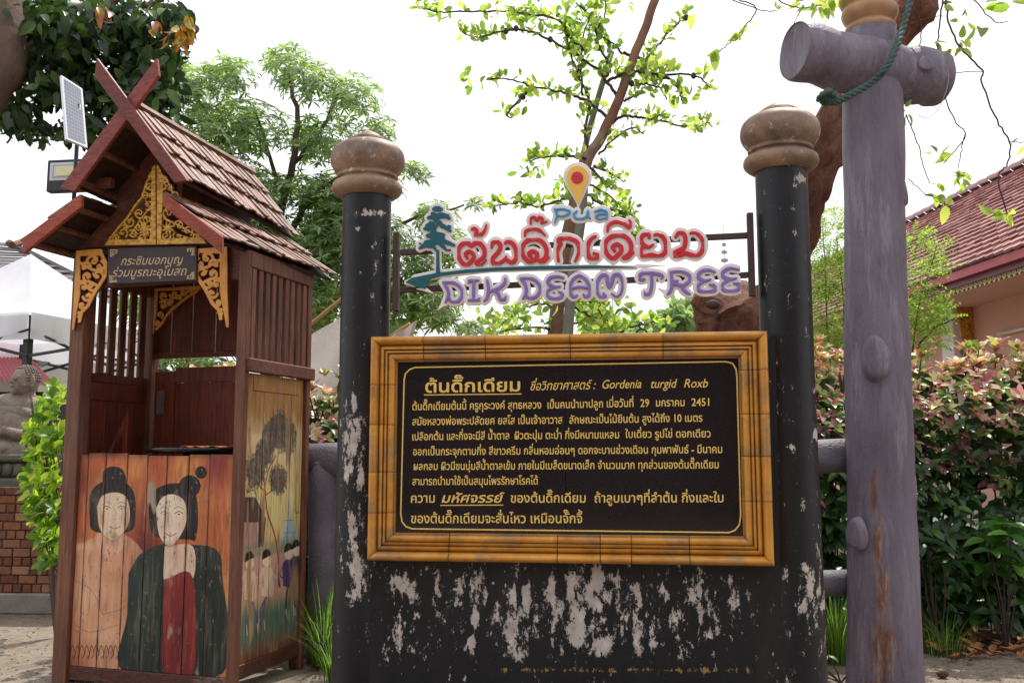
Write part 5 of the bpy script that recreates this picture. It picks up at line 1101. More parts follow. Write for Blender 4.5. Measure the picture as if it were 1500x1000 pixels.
def cloud(ells, Y, dY, n, px=False):
    """points spread in the given pixel ellipses (as real 3-D positions), nearer to the shell"""
    out = []; ar = np.array([e[2]*e[3] for e in ells], float); ar /= ar.sum()
    for _ in range(n):
        e = ells[np.random.choice(len(ells), p=ar) if False else RNG.choice(len(ells), p=ar)]
        d = Vector(RNG.normal(size=3)).normalized(); r = random.random()**.42
        ey = (e[4] if len(e) > 4 else 0)
        out.append((P(e[0]+e[2]*d.x*r, e[1]-e[3]*d.z*r, Y+ey+dY*d.y*r), Vector((d.x, d.y, d.z))))
    return out
# whorled-leaf tree on the left
WG = [srgb('748a60'), srgb('869a6e'), srgb('627a50'), srgb('98a97c'), srgb('556b45')]
YW = 12.5
t2 = empty('whorled_leaf_tree', (P(408, 700, YW).x, YW, 0), 'big bright green tree with star shaped leaf whorls behind the roofed stand', 'tree')
tb = MB()
for b, w0, w1 in (([(405, 760), (402, 560), (398, 420), (405, 330), (428, 240), (435, 170), (420, 100)], 22, 5), ([(400, 400), (430, 330), (470, 280), (530, 240), (560, 200)], 13, 4), ([(402, 360), (370, 290), (340, 230), (300, 160)], 13, 4), ([(415, 290), (395, 230), (370, 150)], 8, 3), ([(430, 240), (470, 190), (500, 130)], 7, 3), ([(400, 440), (470, 390), (540, 350), (610, 320), (680, 300)], 11, 3), ([(400, 470), (500, 440), (580, 420), (640, 440)], 10, 3), ([(398, 430), (350, 380), (300, 330)], 9, 3), ([(530, 240), (580, 235), (625, 258)], 4, 2), ([(400, 500), (330, 470), (250, 440), (215, 470)], 9, 3)):
    branch(tb, b, YW, w0, w1, 5, 8, .06)
tb.build('trunk', barkg, t2, smooth=True, kind=None)
ells = [(285, 130, 55, 45), (340, 110, 45, 35), (420, 95, 38, 32), (455, 120, 45, 35), (515, 145, 48, 38), (360, 185, 70, 45), (470, 205, 70, 38), (555, 195, 28, 30), (300, 200, 50, 50), (260, 260, 40, 50), (345, 265, 55, 35), (440, 275, 55, 25), (540, 275, 50, 35), (598, 248, 32, 12), (625, 258, 12, 7), (640, 318, 36, 24), (695, 297, 14, 8), (560, 345, 50, 35), (610, 385, 45, 40), (500, 360, 50, 35), (440, 350, 45, 40), (360, 340, 45, 30), (470, 430, 60, 40), (560, 435, 50, 35), (640, 455, 42, 28), (690, 480, 25, 12), (400, 420, 50, 40), (210, 440, 40, 60), (245, 500, 30, 40), (300, 540, 60, 30), (585, 480, 40, 14)]
it = []
for p, d in cloud(ells+[(500, 300, 60, 60), (380, 300, 50, 60), (470, 470, 50, 60), (470, 380, 30, 70), (600, 440, 40, 40), (540, 400, 60, 50), (640, 430, 50, 40), (660, 360, 30, 30), (480, 330, 60, 60)], YW, 1.3, 4500): it += rosette(p, d*.7+Vector((0, -.1, .8)), 7, .155, WG, .85, .1)
leaves(it, 'lance', LM['thin'], t2, 0)
# dark broad-leaved tree, top left
YD = 8.6; DG = [srgb('22371b'), srgb('2b4420'), srgb('1c2f18'), srgb('3a5428'), srgb('4a632f')]
t3 = empty('dark_shade_tree', (P(-60, 700, YD).x, YD, 0), 'dark broad leaved shade tree with thick trunk overhanging the top left corner', 'tree')
tb = MB()
for b, w0, w1 in (([(-280, 900, 7.9), (-210, 500, 7.9), (-130, 330, 7.9), (-60, 205, 7.9), (-12, 130, 7.9), (12, 80, 8.0), (4, -60, 8.3)], 70, 44), ([(25, 95), (60, 60), (100, 42), (150, 15), (200, -30)], 22, 10), ([(20, 100), (60, 75), (110, 60), (180, 25), (240, 0)], 14, 6), ([(30, 90), (80, 90), (140, 95), (200, 70)], 10, 4), ([(25, 120), (70, 85), (120, 100), (170, 85)], 8, 4), ([(10, 60), (0, 20), (-10, -30)], 26, 22), ([(40, 80), (90, 120), (130, 130)], 6, 3), ([(15, 130), (30, 170), (10, 210)], 5, 3)):
    branch(tb, b, YD, w0, w1, 6, 14, .03)
tb.build('trunk', simple('dark_grey_trunk_bark', srgb('5a473c'), .9, .35, 5, .03, stretch=(1, 1, .5), bscale=18), t3, smooth=True)
ells = [(60, 15, 90, 30), (180, 20, 90, 30), (250, 30, 32, 32), (130, 60, 90, 35), (225, 80, 50, 35), (80, 110, 60, 40), (170, 120, 75, 40), (240, 130, 30, 28), (115, 180, 34, 30), (25, 165, 36, 26), (190, 160, 50, 25), (55, 190, 26, 16), (160, 200, 38, 25), (255, 165, 14, 18), (235, 190, 30, 30), (-60, 60, 60, 80), (120, 30, 100, 30)]
it = []
for p, d in cloud(ells, YD, .9, 3900): it.append((lmtx(p, rv(.8)+Vector((0, 0, -.75)), rv()+d, random.uniform(.10, .19)), vary(DG, .2)))
for x, y in ((262, 45), (272, 30), (255, 52), (268, 60), (150, 14), (278, 40), (225, 40)):
    for _ in range(5): it.append((lmtx(P(x+random.uniform(-8, 8), y+random.uniform(-10, 8), YD-.8), rv(.6)+Vector((0, 0, -.8)), rv(), .14), vary([srgb('a5632c'), srgb('a08a34')], .2)))
leaves(it, 'oval', LM['thick'], t3, 300)
# far tree with haze put into its pale leaf colours, and feathery bush
t4 = empty('distant_tree', (P(990, 520, 34).x, 34, 0), 'hazy pale distant tree seen just above the board frame', 'tree')
tb = MB(); branch(tb, [(990, 640), (990, 520), (988, 470)], 34, 8, 3, 4, 6, .05); tb.build('trunk', barkg, t4, smooth=True)
it = [(lmtx(p, rv(), rv(), random.uniform(.35, .6)), vary([srgb('7f9474'), srgb('93a686'), srgb('6f8668')], .15)) for p, d in cloud([(1000, 462, 28, 20), (975, 478, 22, 14), (1025, 475, 25, 22), (930, 490, 30, 12), (880, 480, 25, 12), (860, 455, 18, 12), (1060, 490, 30, 20)], 34, 1.5, 1100)]
leaves(it, 'oval', LM['thin'], t4, 0)
FG = [srgb('869a50'), srgb('9cab60'), srgb('74904c'), srgb('5f7d42')]
def feather(x0, Y, label, ells, n, stem):
    t = empty('feathery_shrub', (P(x0, 700, Y).x, Y, 0), label, 'shrub', 'light green feathery shrubs'); tb = MB(); its = []
    for b in stem: branch(tb, b, Y, 4, 1.4, 5, 5, .04)
    tb.build('stems', bark2, t, smooth=True, kind='stuff')
    for p, d in cloud(ells, Y, .5, n):
        dd = (d+Vector((random.uniform(-.6, .6), 0, random.uniform(-.2, .5)))).normalized(); s_ = dd.cross(Vector((0, .3, 1))).normalized()
        for k in range(6):
            for g in (-1, 1): its.append((lmtx(p+dd*.028*k, dd*.5+s_*g, rv(.4)+Vector((0, 0, 1)), .038*random.uniform(.7, 1.1)), vary(FG, .2)))
    leaves(its, 'small', LM['thin'], t, 0)
feather(1218, 9.5, 'tall airy light green shrub between the right black pillar and the lilac post', [(1218, 345, 26, 40), (1215, 400, 30, 40), (1220, 460, 34, 45), (1212, 530, 34, 50), (1230, 590, 30, 40), (1200, 310, 12, 14)], 800, [[(1222, 960), (1220, 640), (1212, 480), (1205, 330)], [(1222, 600), (1236, 480), (1226, 350)]])
feather(1350, 9.2, 'airy light green shrub right of the lilac post in front of the temple eave', [(1350, 455, 40, 22), (1345, 490, 42, 28), (1345, 400, 26, 18), (1372, 372, 16, 14), (1378, 462, 16, 10), (1340, 350, 14, 12), (1388, 390, 12, 8)], 420, [[(1340, 960), (1335, 640), (1340, 480), (1372, 360)], [(1335, 520), (1370, 480), (1410, 460)]])

# ================================================================== HEDGE, SHRUBS, GRASS
hed = empty('variegated_hedge', (1.0, 7.7, 0), 'long dense hedge of pink and cream tipped leaves over dark green, behind the monument', 'hedge')
PK = [srgb('d9a29c'), srgb('c27276'), srgb('e8ccb2'), srgb('cfcf86'), srgb('b25a68'), srgb('ecc4b6'), srgb('8fa84c'), srgb('e3a8a4'), srgb('6f8f3e'), srgb('5a7a36'), srgb('b7bf6a')]
MD = [srgb('5a6b34'), srgb('7d4a48'), srgb('3d5a2b'), srgb('91696a'), srgb('6f8438'), srgb('4b3a34')]
DK = [srgb('2c4523'), srgb('37542a'), srgb('223a1f'), srgb('45652f')]
it = []; tw = MB()
def ztop(x): return 1.86+.17*min(1, max(0, (x+1.2)/3.6))+.07*math.sin(x*5)+.05*math.sin(x*13+1)
x = -2.6
def hcol(f):                                             # f = distance below the top: new growth is pink, old growth green
    return PK if f < .25+random.random()*.28 else (MD if f < .62+random.random()*.25 and random.random() < .8 else (DK if random.random() < .96 else MD))
def hedge_at(xx, dens):
    zt = ztop(xx)
    for _ in range(dens):
        z = zt*(1-random.random()**1.15*.93); yf = 7.1+.16*math.sin(xx*3.1)*math.sin(z*4)+.25*max(0, (.35-z))+random.uniform(-.05, .14)+(.28*max(0, 1-(zt-z)/.3))
        p = Vector((xx+random.uniform(-.03, .03), yf, z)); f = zt-z
        it.extend(rosette(p, Vector((random.uniform(-.4, .4), -.7, .55+.5*random.random())), random.choice((4, 5, 6)), (.09 if f < .6 else .11) if z > .9 else .14, hcol(f), .62 if f < .7 else .8, .0 if f < .6 else .2))
    for _ in range(max(2, dens//4)):                      # top
        p = Vector((xx, 7.25+random.random()*1.0, zt+random.uniform(-.12, .13))); it.extend(rosette(p, Vector((random.uniform(-.3, .3), -.25, 1)), 7, .105, PK, .5, -.1))
        if random.random() < .12: q = p+Vector((0, -.1, .12)); tw.tube([p-Vector((0, 0, .15)), q], .005, 4); it.extend(rosette(q, Vector((0, -.2, 1)), 7, .11, PK, .45, -.15))
while x < 5.2:
    vis = (2.1 < x < 4.4) or (-1.75 < x < -1.2)
    hedge_at(x, 12 if vis else 3); x += .04
for _ in range(2200):                                    # inner leaves that close the mass
    xx = random.uniform(-2.5, 5.1); z = random.random()*ztop(xx)*.97; it.append((lmtx(Vector((xx, random.uniform(7.3, 7.7), z)), rv(), Vector((0, -1, .3))+rv(.5), .22), vary(DK, .2)))
for _ in range(160):
    xx = random.uniform(-2.5, 5.1); tw.tube(catmull([Vector((xx, 7.6, 0)), Vector((xx+random.uniform(-.1, .1), 7.5, .9)), Vector((xx+random.uniform(-.3, .3), 7.35, ztop(xx)-.05))], 4), .007, 4)
tw.build('stems', bark2, hed, kind='stuff')
leaves(it, 'oval', LM['thick'], hed, 300, vis=lambda x, y: (x > 1345 or 450 < x < 486))
def bigleaf(px, py, Y, n, size, label, cols, h=.35, proto='broad', grp='broad leaved seedlings along the hedge'):
    b = P(px, py, Y); b.z = 0; t = empty('leafy_plant', b, label, 'plant', grp); tb = MB(); its = []
    for k in range(n):
        tip = b+Vector((random.uniform(-.18, .18), random.uniform(-.12, .12), h*random.uniform(.5, 1.05))); tb.tube([b, b.lerp(tip, .5)+rv(.02), tip], [.006, .005, .003], 5)
        its += rosette(tip, Vector((0, -.2, 1)), 4, size, cols, .85, .2)
    tb.build('stems', bark2, t, kind='stuff'); leaves(its, proto, LM['thin'], t, 60)
GB = [srgb('4d7a34'), srgb('5f8a3a'), srgb('3d662b'), srgb('6f9a44')]
bigleaf(1475, 965, 6.85, 9, .2, 'broad bright leaved plant at the hedge foot by the right edge', GB, .85); bigleaf(1375, 955, 6.9, 6, .18, 'low dull leaved plant at the hedge foot right of the lilac post', [srgb('35552c'), srgb('2c4a26')], .75)
bigleaf(1232, 1003, 5.95, 5, .07, 'small leafy weed growing at the left foot of the lilac post', GB, .16)
# yellow-green shrub left of the stand
s1 = empty('golden_shrub', (P(60, 860, 7.3).x, 7.3, 0), 'bright yellow green leafy shrub squeezed behind the left post of the stand', 'shrub'); it = []; tb = MB()
SG = [srgb('8fab37'), srgb('a8c045'), srgb('6f9232'), srgb('b9c95a'), srgb('557a2b')]
for k in range(150):
    y = random.uniform(560, 830); e = (y-565)/265; x = 92-random.random()**.8*(10+42*min(1, math.sin(min(1, e*1.15)*PI*.9)+.15)); p = P(x, y, 7.3+random.uniform(-.25, .3))
    it += rosette(p, Vector((random.uniform(-1, .3), random.uniform(-1, 0), random.uniform(.1, 1))), 6, .092, SG if y < 720 else SG[2:], .65, .0)
for k in range(24): q = P(random.uniform(40, 90), random.uniform(570, 800), 7.3); tb.tube(catmull([Vector((P(84, 860, 7.35).x, 7.35, 0)), Vector((q.x+.1, 7.35, q.z*.6)), q], 4), [.005]*8+[.003], 4)
tb.build('stems', barkg, s1, kind='stuff'); leaves(it, 'obov', LM['thin'], s1, 250, vis=lambda x, y: x < 92)
# grass clumps
def grass(px, py, Y, n, L, label, spread=.16):
    b = P(px, py, Y); b.z = 0; mb = MB()
    for _ in range(n):
        a_ = random.random()*6.28; o_ = Vector((math.cos(a_), math.sin(a_), 0)); l_ = L*random.uniform(.55, 1.1); lean = random.uniform(.15, .75); r0 = b+o_*random.random()*spread*.5; s_ = Vector((-o_.y, o_.x, 0))*.0035
        pr = None
        for j in range(6):
            t = j/5; c_ = r0+o_*(l_*lean*t*t)+Vector((0, 0, l_*(t*.95-lean*.42*t*t))); w = 1-t*.92
            if pr: k_ = len(mb.v); mb.v += [tuple(pr[0]-s_*pr[1]), tuple(pr[0]+s_*pr[1]), tuple(c_+s_*w), tuple(c_-s_*w)]; mb.f.append((k_, k_+1, k_+2, k_+3))
            pr = (c_, w)
    me = mb.mesh('grass_clump'); at = me.attributes.new('tint', 'FLOAT_COLOR', 'POINT'); nb2 = len(me.vertices)//20
    cols = np.repeat(np.array([(*vary([srgb('66883c'), srgb('87a25a'), srgb('4c6a2e')], .2), 1) for _ in range(nb2)]), 20, 0); at.data.foreach_set('color', cols.astype(np.float32).ravel())
    o = link('grass_clump', me, LM['thin'][0]); o.location = b; me.transform(Matrix.Translation(-b)); setp(o, label, 'grass', 'long bladed grass clumps', 'stuff')
grass(474, 955, 6.35, 200, .72, 'long bladed grass clump between stand and left pillar', .16); grass(486, 985, 6.0, 90, .5, 'shorter grass clump at the foot of the left pillar', .12); grass(1226, 950, 6.5, 260, .62, 'grass clump between the right pillar and the lilac post', .3); grass(1385, 950, 6.75, 90, .4, 'thin grass under the hedge right of the lilac post', .4)
# fallen leaves, cone, litter
pl_ = leaf_proto('dry_leaf', .45, .35, -.25, .45); PL['dry'] = pl_
fmx = simple('dry_brown_leaf', srgb('a06a48'), .75, .3, 30, .001)
def dry(i, x, y, s_, lab, grp):
    me = bpy.data.meshes.get('dry_leaf')
    if not me: me = bpy.data.meshes.new('dry_leaf'); me.from_pydata(pl_[0], [], pl_[1]); me.shade_smooth(); me.materials.append(fmx)
    o = bpy.data.objects.new('fallen_leaf', me); COL.objects.link(o); g = G(x, y); d = Vector((random.uniform(-1, 1), random.uniform(-1, 1), random.uniform(.0, .15)))
    o.matrix_local = lmtx(g+Vector((0, 0, .02)), d, Vector((random.uniform(-.3, .3), random.uniform(-.3, .3), 1)), s_); setp(o, lab, 'leaf', grp)
for i in range(70): dry(i, random.uniform(1352, 1520), 928+random.random()**1.3*40+random.random()*8, random.uniform(.06, .13), 'dry orange brown leaf lying on the soil under the hedge at the right', 'dry leaves fallen under the hedge')
for i in range(22): dry(i, random.uniform(446, 492), random.uniform(960, 985), random.uniform(.05, .09), 'dry brown leaf lying beside the foot of the roofed stand', 'dry leaves beside the stand')
cn = MB(); gc_ = G(1381, 993)
cn.sphere(gc_+Vector((0, 0, .022)), (.035, .026, .02), 10, 7)
for k in range(40): d = rv(); d.z = abs(d.z); c_ = gc_+Vector((d.x*.035, d.y*.026, .022+d.z*.02)); cn.sphere(c_, .006, 5, 3)
setp(cn.build('dry_seed_cone', simple('dry_cone_brown', srgb('5a3d2e'), .9, .3)), 'small dry brown seed cone on the dirt at the bottom right', 'cone')
pb_ = MB()
for _ in range(900):
    if random.random() < .5: g = G(random.uniform(1340, 1560), random.uniform(960, 1060))
    else: g = G(random.uniform(-60, 80) if random.random() < .6 else random.uniform(440, 500), random.uniform(900, 1050))
    s_ = random.uniform(.003, .011); pb_.sphere(g+Vector((0, 0, s_*.3)), (s_, s_*random.uniform(.6, 1), s_*.6), 5, 3)
pb_.build('ground_grit', simple('grit_stone', srgb('8b7d6e'), .9, .35, 20, 0), kind='stuff')['category'] = 'gravel'
bpy.data.objects['ground_grit']['label'] = 'scattered small grit and pebbles lying on the dirt ground'

# ================================================================== TEMPLE HALL
TF = Fr((0, 0, 0), -4.1)
hall = empty('temple_hall', TF.pt(8, 14, 0), 'temple hall with maroon scale tiled roof, gold eave fringe and peach walls at the right', 'building')
eu, ez, ru, rz, v0, v1 = 6.4, 3.66, 9.66, 6.13, 5.0, 24.6
tile = NM('maroon_roof_tile', .3, .5); q1 = tile.noise(6, 4, .6); ti = tile.attr('tint').outputs['Fac']
c_ = tile.mix(.7, tile.ramp(ti, [(0, srgb('7c4446')), (.6, srgb('a06560')), (1, srgb('bf9088'))]), tile.ramp(q1, [(.3, .7), (.7, 1.2)]), 'MULTIPLY'); tile.color(c_); TILE = tile.m
MB().hexa([TF.pt(eu, v0, ez-.06), TF.pt(ru, v0, rz-.06), TF.pt(ru, v1, rz-.06), TF.pt(eu, v1, ez-.06), TF.pt(eu, v0, ez-.02), TF.pt(ru, v0, rz-.02), TF.pt(ru, v1, rz-.02), TF.pt(eu, v1, ez-.02)]).build('roof_deck', simple('dark_maroon_board', srgb('4a2228'), .6), hall)
MB().hexa([TF.pt(ru, v0, rz-.06), TF.pt(ru+3.2, v0, ez-.06), TF.pt(ru+3.2, v1, ez-.06), TF.pt(ru, v1, rz-.06), TF.pt(ru, v0, rz-.01), TF.pt(ru+3.2, v0, ez-.01), TF.pt(ru+3.2, v1, ez-.01), TF.pt(ru, v1, rz-.01)]).build('roof_deck', simple('dark_maroon_board', srgb('4a2228'), .6), hall)
rows = 21; tw_ = .18; mb = MB(); tint = []
sl = Vector(TF.pt(ru, 0, rz)-TF.pt(eu, 0, ez)); L = sl.length; sd_ = sl.normalized(); nn = TF.N.cross(sd_).normalized(); nn = nn if nn.z > 0 else -nn
for r in range(rows):
    k_ = int((v1-v0)/tw_)
    for i in range(k_):
        v = v0+i*tw_+(tw_/2 if r % 2 else 0); b = TF.pt(eu, v, ez)+sd_*(L*r/rows-.03); lt = .035+random.uniform(-.006, .006); t = L/rows*1.25
        m_ = len(mb.v); w = tw_-.008
        a0 = b+nn*lt; 
        mb.v += [tuple(x_) for x_ in (a0+TF.N*.012+sd_*.035, a0+TF.N*(w/2)+nn*.012-sd_*.045, a0+TF.N*w+sd_*.035, a0+TF.N*w+sd_*t-nn*(lt-.002), a0+sd_*t-nn*(lt-.002)+TF.N*.0, a0+TF.N*.012+sd_*.035-nn*.03, a0+TF.N*(w/2)-sd_*.045-nn*.02, a0+TF.N*w+sd_*.035-nn*.03)]
        mb.f += [(m_, m_+1, m_+2, m_+3, m_+4), (m_+5, m_+6, m_+1, m_), (m_+6, m_+7, m_+2, m_+1)]; tint += [random.random()]*8
o = mb.build('roof_tiles', TILE, hall, kind='stuff'); at = o.data.attributes.new('tint', 'FLOAT', 'POINT'); at.data.foreach_set('value', np.array(tint, np.float32))
for i in range(int((v1-v0)/.33)):
    v = v0+i*.33; q = [TF.pt(ru+.16*math.cos(a_), v, rz-.03+.13*math.sin(a_)) for a_ in np.linspace(0, PI, 7)]; q2 = [TF.pt(ru+.18*math.cos(a_), v+.36, rz-.01+.14*math.sin(a_)) for a_ in np.linspace(0, PI, 7)]
    m2 = MB(); m2.v = [tuple(x_) for x_ in q+q2]; m2.f = [(j, j+1, j+8, j+7) for j in range(6)]; oo = m2.build('ridge_tile', TILE, hall, smooth=True)
fasc = simple('red_fascia_paint', srgb('a8484c'), .45, .2, 4, .002); fas2 = simple('plum_fascia_paint', srgb('6b3040'), .45, .2, 4, .002)
MB().box(TF, eu-.02, eu+.05, v0, v1, ez-.13, ez-.03).build('fascia_board', fasc, hall); MB().box(TF, eu+.06, eu+.10, v0, v1, ez-.205, ez-.132).build('lower_fascia_board', fas2, hall)
frm = simple('gilt_fringe', srgb('c9b878'), .4, .2, 20, .001); fr_ = MB()
for i in range(int(14/.1)):
    v = v0+3+i*.1; fr_.prism(Fr(TF.pt(eu+.11, 0, 0), 0), [], 0, 0) if False else None
    a0 = TF.pt(eu+.105, v, ez-.20); fr_.hexa([a0+Vector((0, 0, -.075))+TF.N*.035, a0+Vector((0, 0, -.075))+TF.X*.01+TF.N*.035, a0+Vector((0, 0, -.075))+TF.X*.01+TF.N*.05, a0+Vector((0, 0, -.075))+TF.N*.05, a0, a0+TF.X*.01, a0+TF.X*.01+TF.N*.085, a0+TF.N*.085])
    b0_ = a0+Vector((0, 0, -.045)); fr_.hexa([b0_+TF.N*.0, b0_+TF.X*.012, b0_+TF.X*.012+TF.N*.08, b0_+TF.N*.08, b0_+Vector((0, 0, .025)), b0_+TF.X*.012+Vector((0, 0, .025)), b0_+TF.X*.012+TF.N*.08+Vector((0, 0, .025)), b0_+TF.N*.08+Vector((0, 0, .025))])
fr_.build('eave_fringe', frm, hall, kind='stuff')
MB().box(TF, eu+.13, eu+.2, v0, v1, ez-.235, ez-.12).build('dark_under_board', simple('dark_brown_board', srgb('3a2420'), .6), hall)
peach = simple('peach_wall_paint', srgb('cfa493'), .8, .07, 1.2, .002); cream = simple('cream_column_paint', srgb('dcdad4'), .7, .05, 2, .001)
MB().box(TF, eu+.2, 7.8, v0, v1, ez-.15, ez-.13).build('soffit', peach, hall)
MB().box(TF, 7.8, 7.95, v0, v1, 2.62, ez+.6).build('wall', peach, hall); MB().box(TF, 9.3, 9.4, v0, v1, 0, ez).build('inner_wall', peach, hall); MB().box(TF, 7.74, 8.0, v0, v1, 2.5, 2.618).build('wall_beam', simple('salmon_beam_paint', srgb('c98f78'), .7, .1, 3), hall)
MB().box(TF, 7.8, 9.3, v0, v1, -.01, .4).build('plinth', cream, hall)
vp = 7.6*1394/(1434-650)
for k in (-1, 0, 1, 2): MB().box(TF, 7.48, 7.78, vp+k*3.6-.17, vp+k*3.6+.17, .4, ez-.152).build('column', cream, hall, bevel=.01)
dkw = simple('dark_window_wood', srgb('4b3028'), .5, .2)
for k in (-1, 0, 1):
    for q in (.9, 2.2): MB().box(TF, 9.24, 9.298, vp+k*3.6+q-.45, vp+k*3.6+q+.45, 1.2, 2.7).build('window_shutter', dkw, hall, bevel=.01)
def gpt(x, y, v): return TF.hit(x, y, v)
for kk in (0, 1):
    dv = kk*3.6; vb_ = vp-.12; tri = [gpt(1384, 418, vb_), gpt(1428, 412, vb_), gpt(1429, 512, vb_), gpt(1419, 524, vb_), gpt(1410, 515, vb_), gpt(1398, 455, vb_)]
    br_ = MB().prism(TF, tri, vb_+dv-.06, vb_+dv+.06).build('bracket', GOLD, hall, bevel=.01)
    cxx, czz = gpt(1412, 450, vb_); cur = MB()
    for q in range(9):
        a_ = q*1.9; r = .05; c_ = TF.pt(cxx+.1*math.cos(a_)*(1-q*.04), vb_+dv-.065, czz+.25-q*.09); cur.tube([c_+TF.X*(r*math.cos(t)*(1-t/9))+Vector((0, 0, r*math.sin(t)*(1-t/9))) for t in np.linspace(0, 6, 12)], .012, 5)
    cur.build('carved_scrolls', GOLD, br_, kind='stuff')
lmp = MB().tube([TF.pt(7.72, TF.hit(1490, 438, 0)[0] if False else vp-2.0, 3.02), TF.pt(7.72, vp-.9, 3.02)], .025, 8).build('tube_lamp', simple('white_lamp_tube', srgb('d8d4cc'), .3, .03, 3, 0), hall, smooth=True)

# ================================================================== LEFT BACKGROUND
# canopy tent
CF = Fr((P(42, 495, 12).x, 12, 0), 16.8); tz0 = CF.hit(42, 496)[1]; tz1 = CF.hit(42, 457)[1]; LN = 3.0; WD = 3.0
wv = NM('white_canopy_fabric', .7, .3); wn = wv.noise(1.5, 3, .5); wv.color(wv.ramp(wn, [(.3, srgb('dcdee6')), (.7, srgb('eceef2'))])); wv.bump(wn, .05, .4)
_t = wv.n('ShaderNodeBsdfTranslucent'); _t.inputs[0].default_value = (.8, .82, .86, 1); _m = wv.n('ShaderNodeMixShader'); _m.inputs[0].default_value = .35; wv.l(wv.b.outputs[0], _m.inputs[1]); wv.l(_t.outputs[0], _m.inputs[2]); wv.l(_m.outputs[0], wv.t.nodes['Material Output'].inputs[0]); WF = wv.m
ten = empty('canopy_tent', CF.o, 'white pop-up canopy tent with black folding frame left of the stand', 'tent')
apx = CF.pt(-WD/2, LN/2, tz1+1.15); cs4 = [CF.pt(0, 0, tz1), CF.pt(0, LN, tz1), CF.pt(-WD, LN, tz1), CF.pt(-WD, 0, tz1)]
for k in range(4):
    a_, b_ = cs4[k], cs4[(k+1) % 4]; mb = MB(); n = 12
    for i in range(n+1):
        for j in range(n+1):
            s_ = i/n; t = j/n; p = a_.lerp(b_, s_).lerp(apx, t); sag = -.12*math.sin(t*PI)*(.6+.4*math.sin(s_*PI)); p.z += sag+.012*math.sin(s_*25)*math.sin(t*PI); mb.v.append(tuple(p))
    for i in range(n):
        for j in range(n): q = i*(n+1)+j; mb.f.append((q, q+1, q+n+2, q+n+1))
    mb.build('roof_panel', WF, ten, smooth=True)
    mb = MB(); out = (a_+b_)/2-apx; out.z = 0; out.normalize()
    for i in range(31):
        s_ = i/30
        for j in range(5):
            t = j/4; p = a_.lerp(b_, s_)+out*(.02+.015*math.sin(s_*40+k)*t); p.z -= (tz1-tz0)*t*(1+.02*math.sin(s_*9)); mb.v.append(tuple(p))
    for i in range(30):
        for j in range(4): q = i*5+j; mb.f.append((q, q+1, q+6, q+5))
    mb.build('valance', WF, ten, smooth=True)
blkm = simple('black_tent_frame', srgb('25262a'), .4, .15, 8, 0)
for p in [q_.lerp(apx, .09) for q_ in cs4]: MB().box(Fr((p.x, p.y, 0), 16.8), -.045, .045, -.045, .045, 0, tz1-.02).build('leg', blkm, ten, bevel=.006)
for k in range(4):
    a_, b_ = cs4[k], cs4[(k+1) % 4]; h0 = Vector((0, 0, tz0-tz1+.12)); h1 = Vector((0, 0, tz0-tz1-.22)); mid = (a_+b_)/2
    for s0, s1 in ((a_+h0, mid+h1), (a_+h1, mid+h0), (mid+h0, b_+h1), (mid+h1, b_+h0)): MB().tube([s0, s1], .022, 6).build('truss_bar', blkm, ten)
# grey roofed house and red corrugated shed, pierced block wall
h1 = empty('grey_roofed_house', (P(40, 600, 19).x, 19, 0), 'house with weathered grey tiled roof behind the white canopy', 'building')
A, B, C_, D_ = P(-120, 345, 23), P(16, 358, 21.5), P(240, 470, 19), P(60, 540, 15.5)
grt = simple('weathered_grey_tile', srgb('6d6766'), .8, .3, 3, .004)
for j in range(14):
    for i in range(14):
        t0, t1 = j/14, (j+1.12)/14; s0, s1 = i/14, (i+.97)/14; q = lambda s_, t: A.lerp(B, s_).lerp(D_.lerp(C_, s_), t) if False else A.lerp(D_, t).lerp(B.lerp(C_, t), s_)
        nrm = (B-A).cross(D_-A).normalized(); nrm = nrm if nrm.z > 0 else -nrm
        a_, b_, c_, d_ = q(s0, t0)+nrm*.0, q(s1, t0)+nrm*.0, q(s1, t1)+nrm*.06, q(s0, t1)+nrm*.06; h_ = nrm*.03
        MB().hexa([a_, b_, c_, d_, a_+h_, b_+h_, c_+h_, d_+h_]).build('roof_sheet', grt, h1)
MB().tube([B+Vector((-.05, 0, .03)), B.lerp(C_, .5), C_], .09, 6).build('barge_board', simple('dark_ridge_board', srgb('4a4241'), .8), h1)
MB().box(Fr((A.x, 21, 0), 0), 0, 4.2, 0, 3, 0, 3.6).build('wall', simple('dull_grey_wall', srgb('8a8580'), .85, .1, 2), h1)
h2 = empty('red_roofed_shed', (P(30, 700, 14).x, 14.5, 0), 'shed with faded red corrugated roof behind the seated statue', 'building')
A, B, C_, D_ = P(-90, 488, 17), P(30, 508, 17), P(84, 566, 13.6), P(-90, 552, 12.4)
mb = MB(); n = 90
nrm = (B-A).cross(D_-A).normalized(); nrm = nrm if nrm.z > 0 else -nrm
for i in range(n+1):
    for j in range(13): s_ = i/n; t = j/12; mb.v.append(tuple(A.lerp(B, s_).lerp(D_.lerp(C_, s_), t)+nrm*(.018*math.sin(i*1.57))))
for i in range(n):
    for j in range(12): q = i*13+j; mb.f.append((q, q+1, q+14, q+13))
mb.build('roof', simple('faded_red_sheet', srgb('b0525a'), .5, .2, 2, .002), h2, smooth=False)
dk = simple('dark_shutter', srgb('2a2624'), .7, .2)
sw = Fr((D_.x, 13.6, 0), 0)
MB().box(sw, 0, C_.x-D_.x-.1, 0, 2.5, 0, D_.z-.12).build('wall', dk, h2)
for i in range(14): MB().box(sw, 0, C_.x-D_.x-.12, -.03, -.001, D_.z-.3-i*.1, D_.z-.24-i*.1).build('louvre', simple('grey_louvre', srgb('4c4745'), .6) if i == 0 else bpy.data.materials['grey_louvre'], h2)
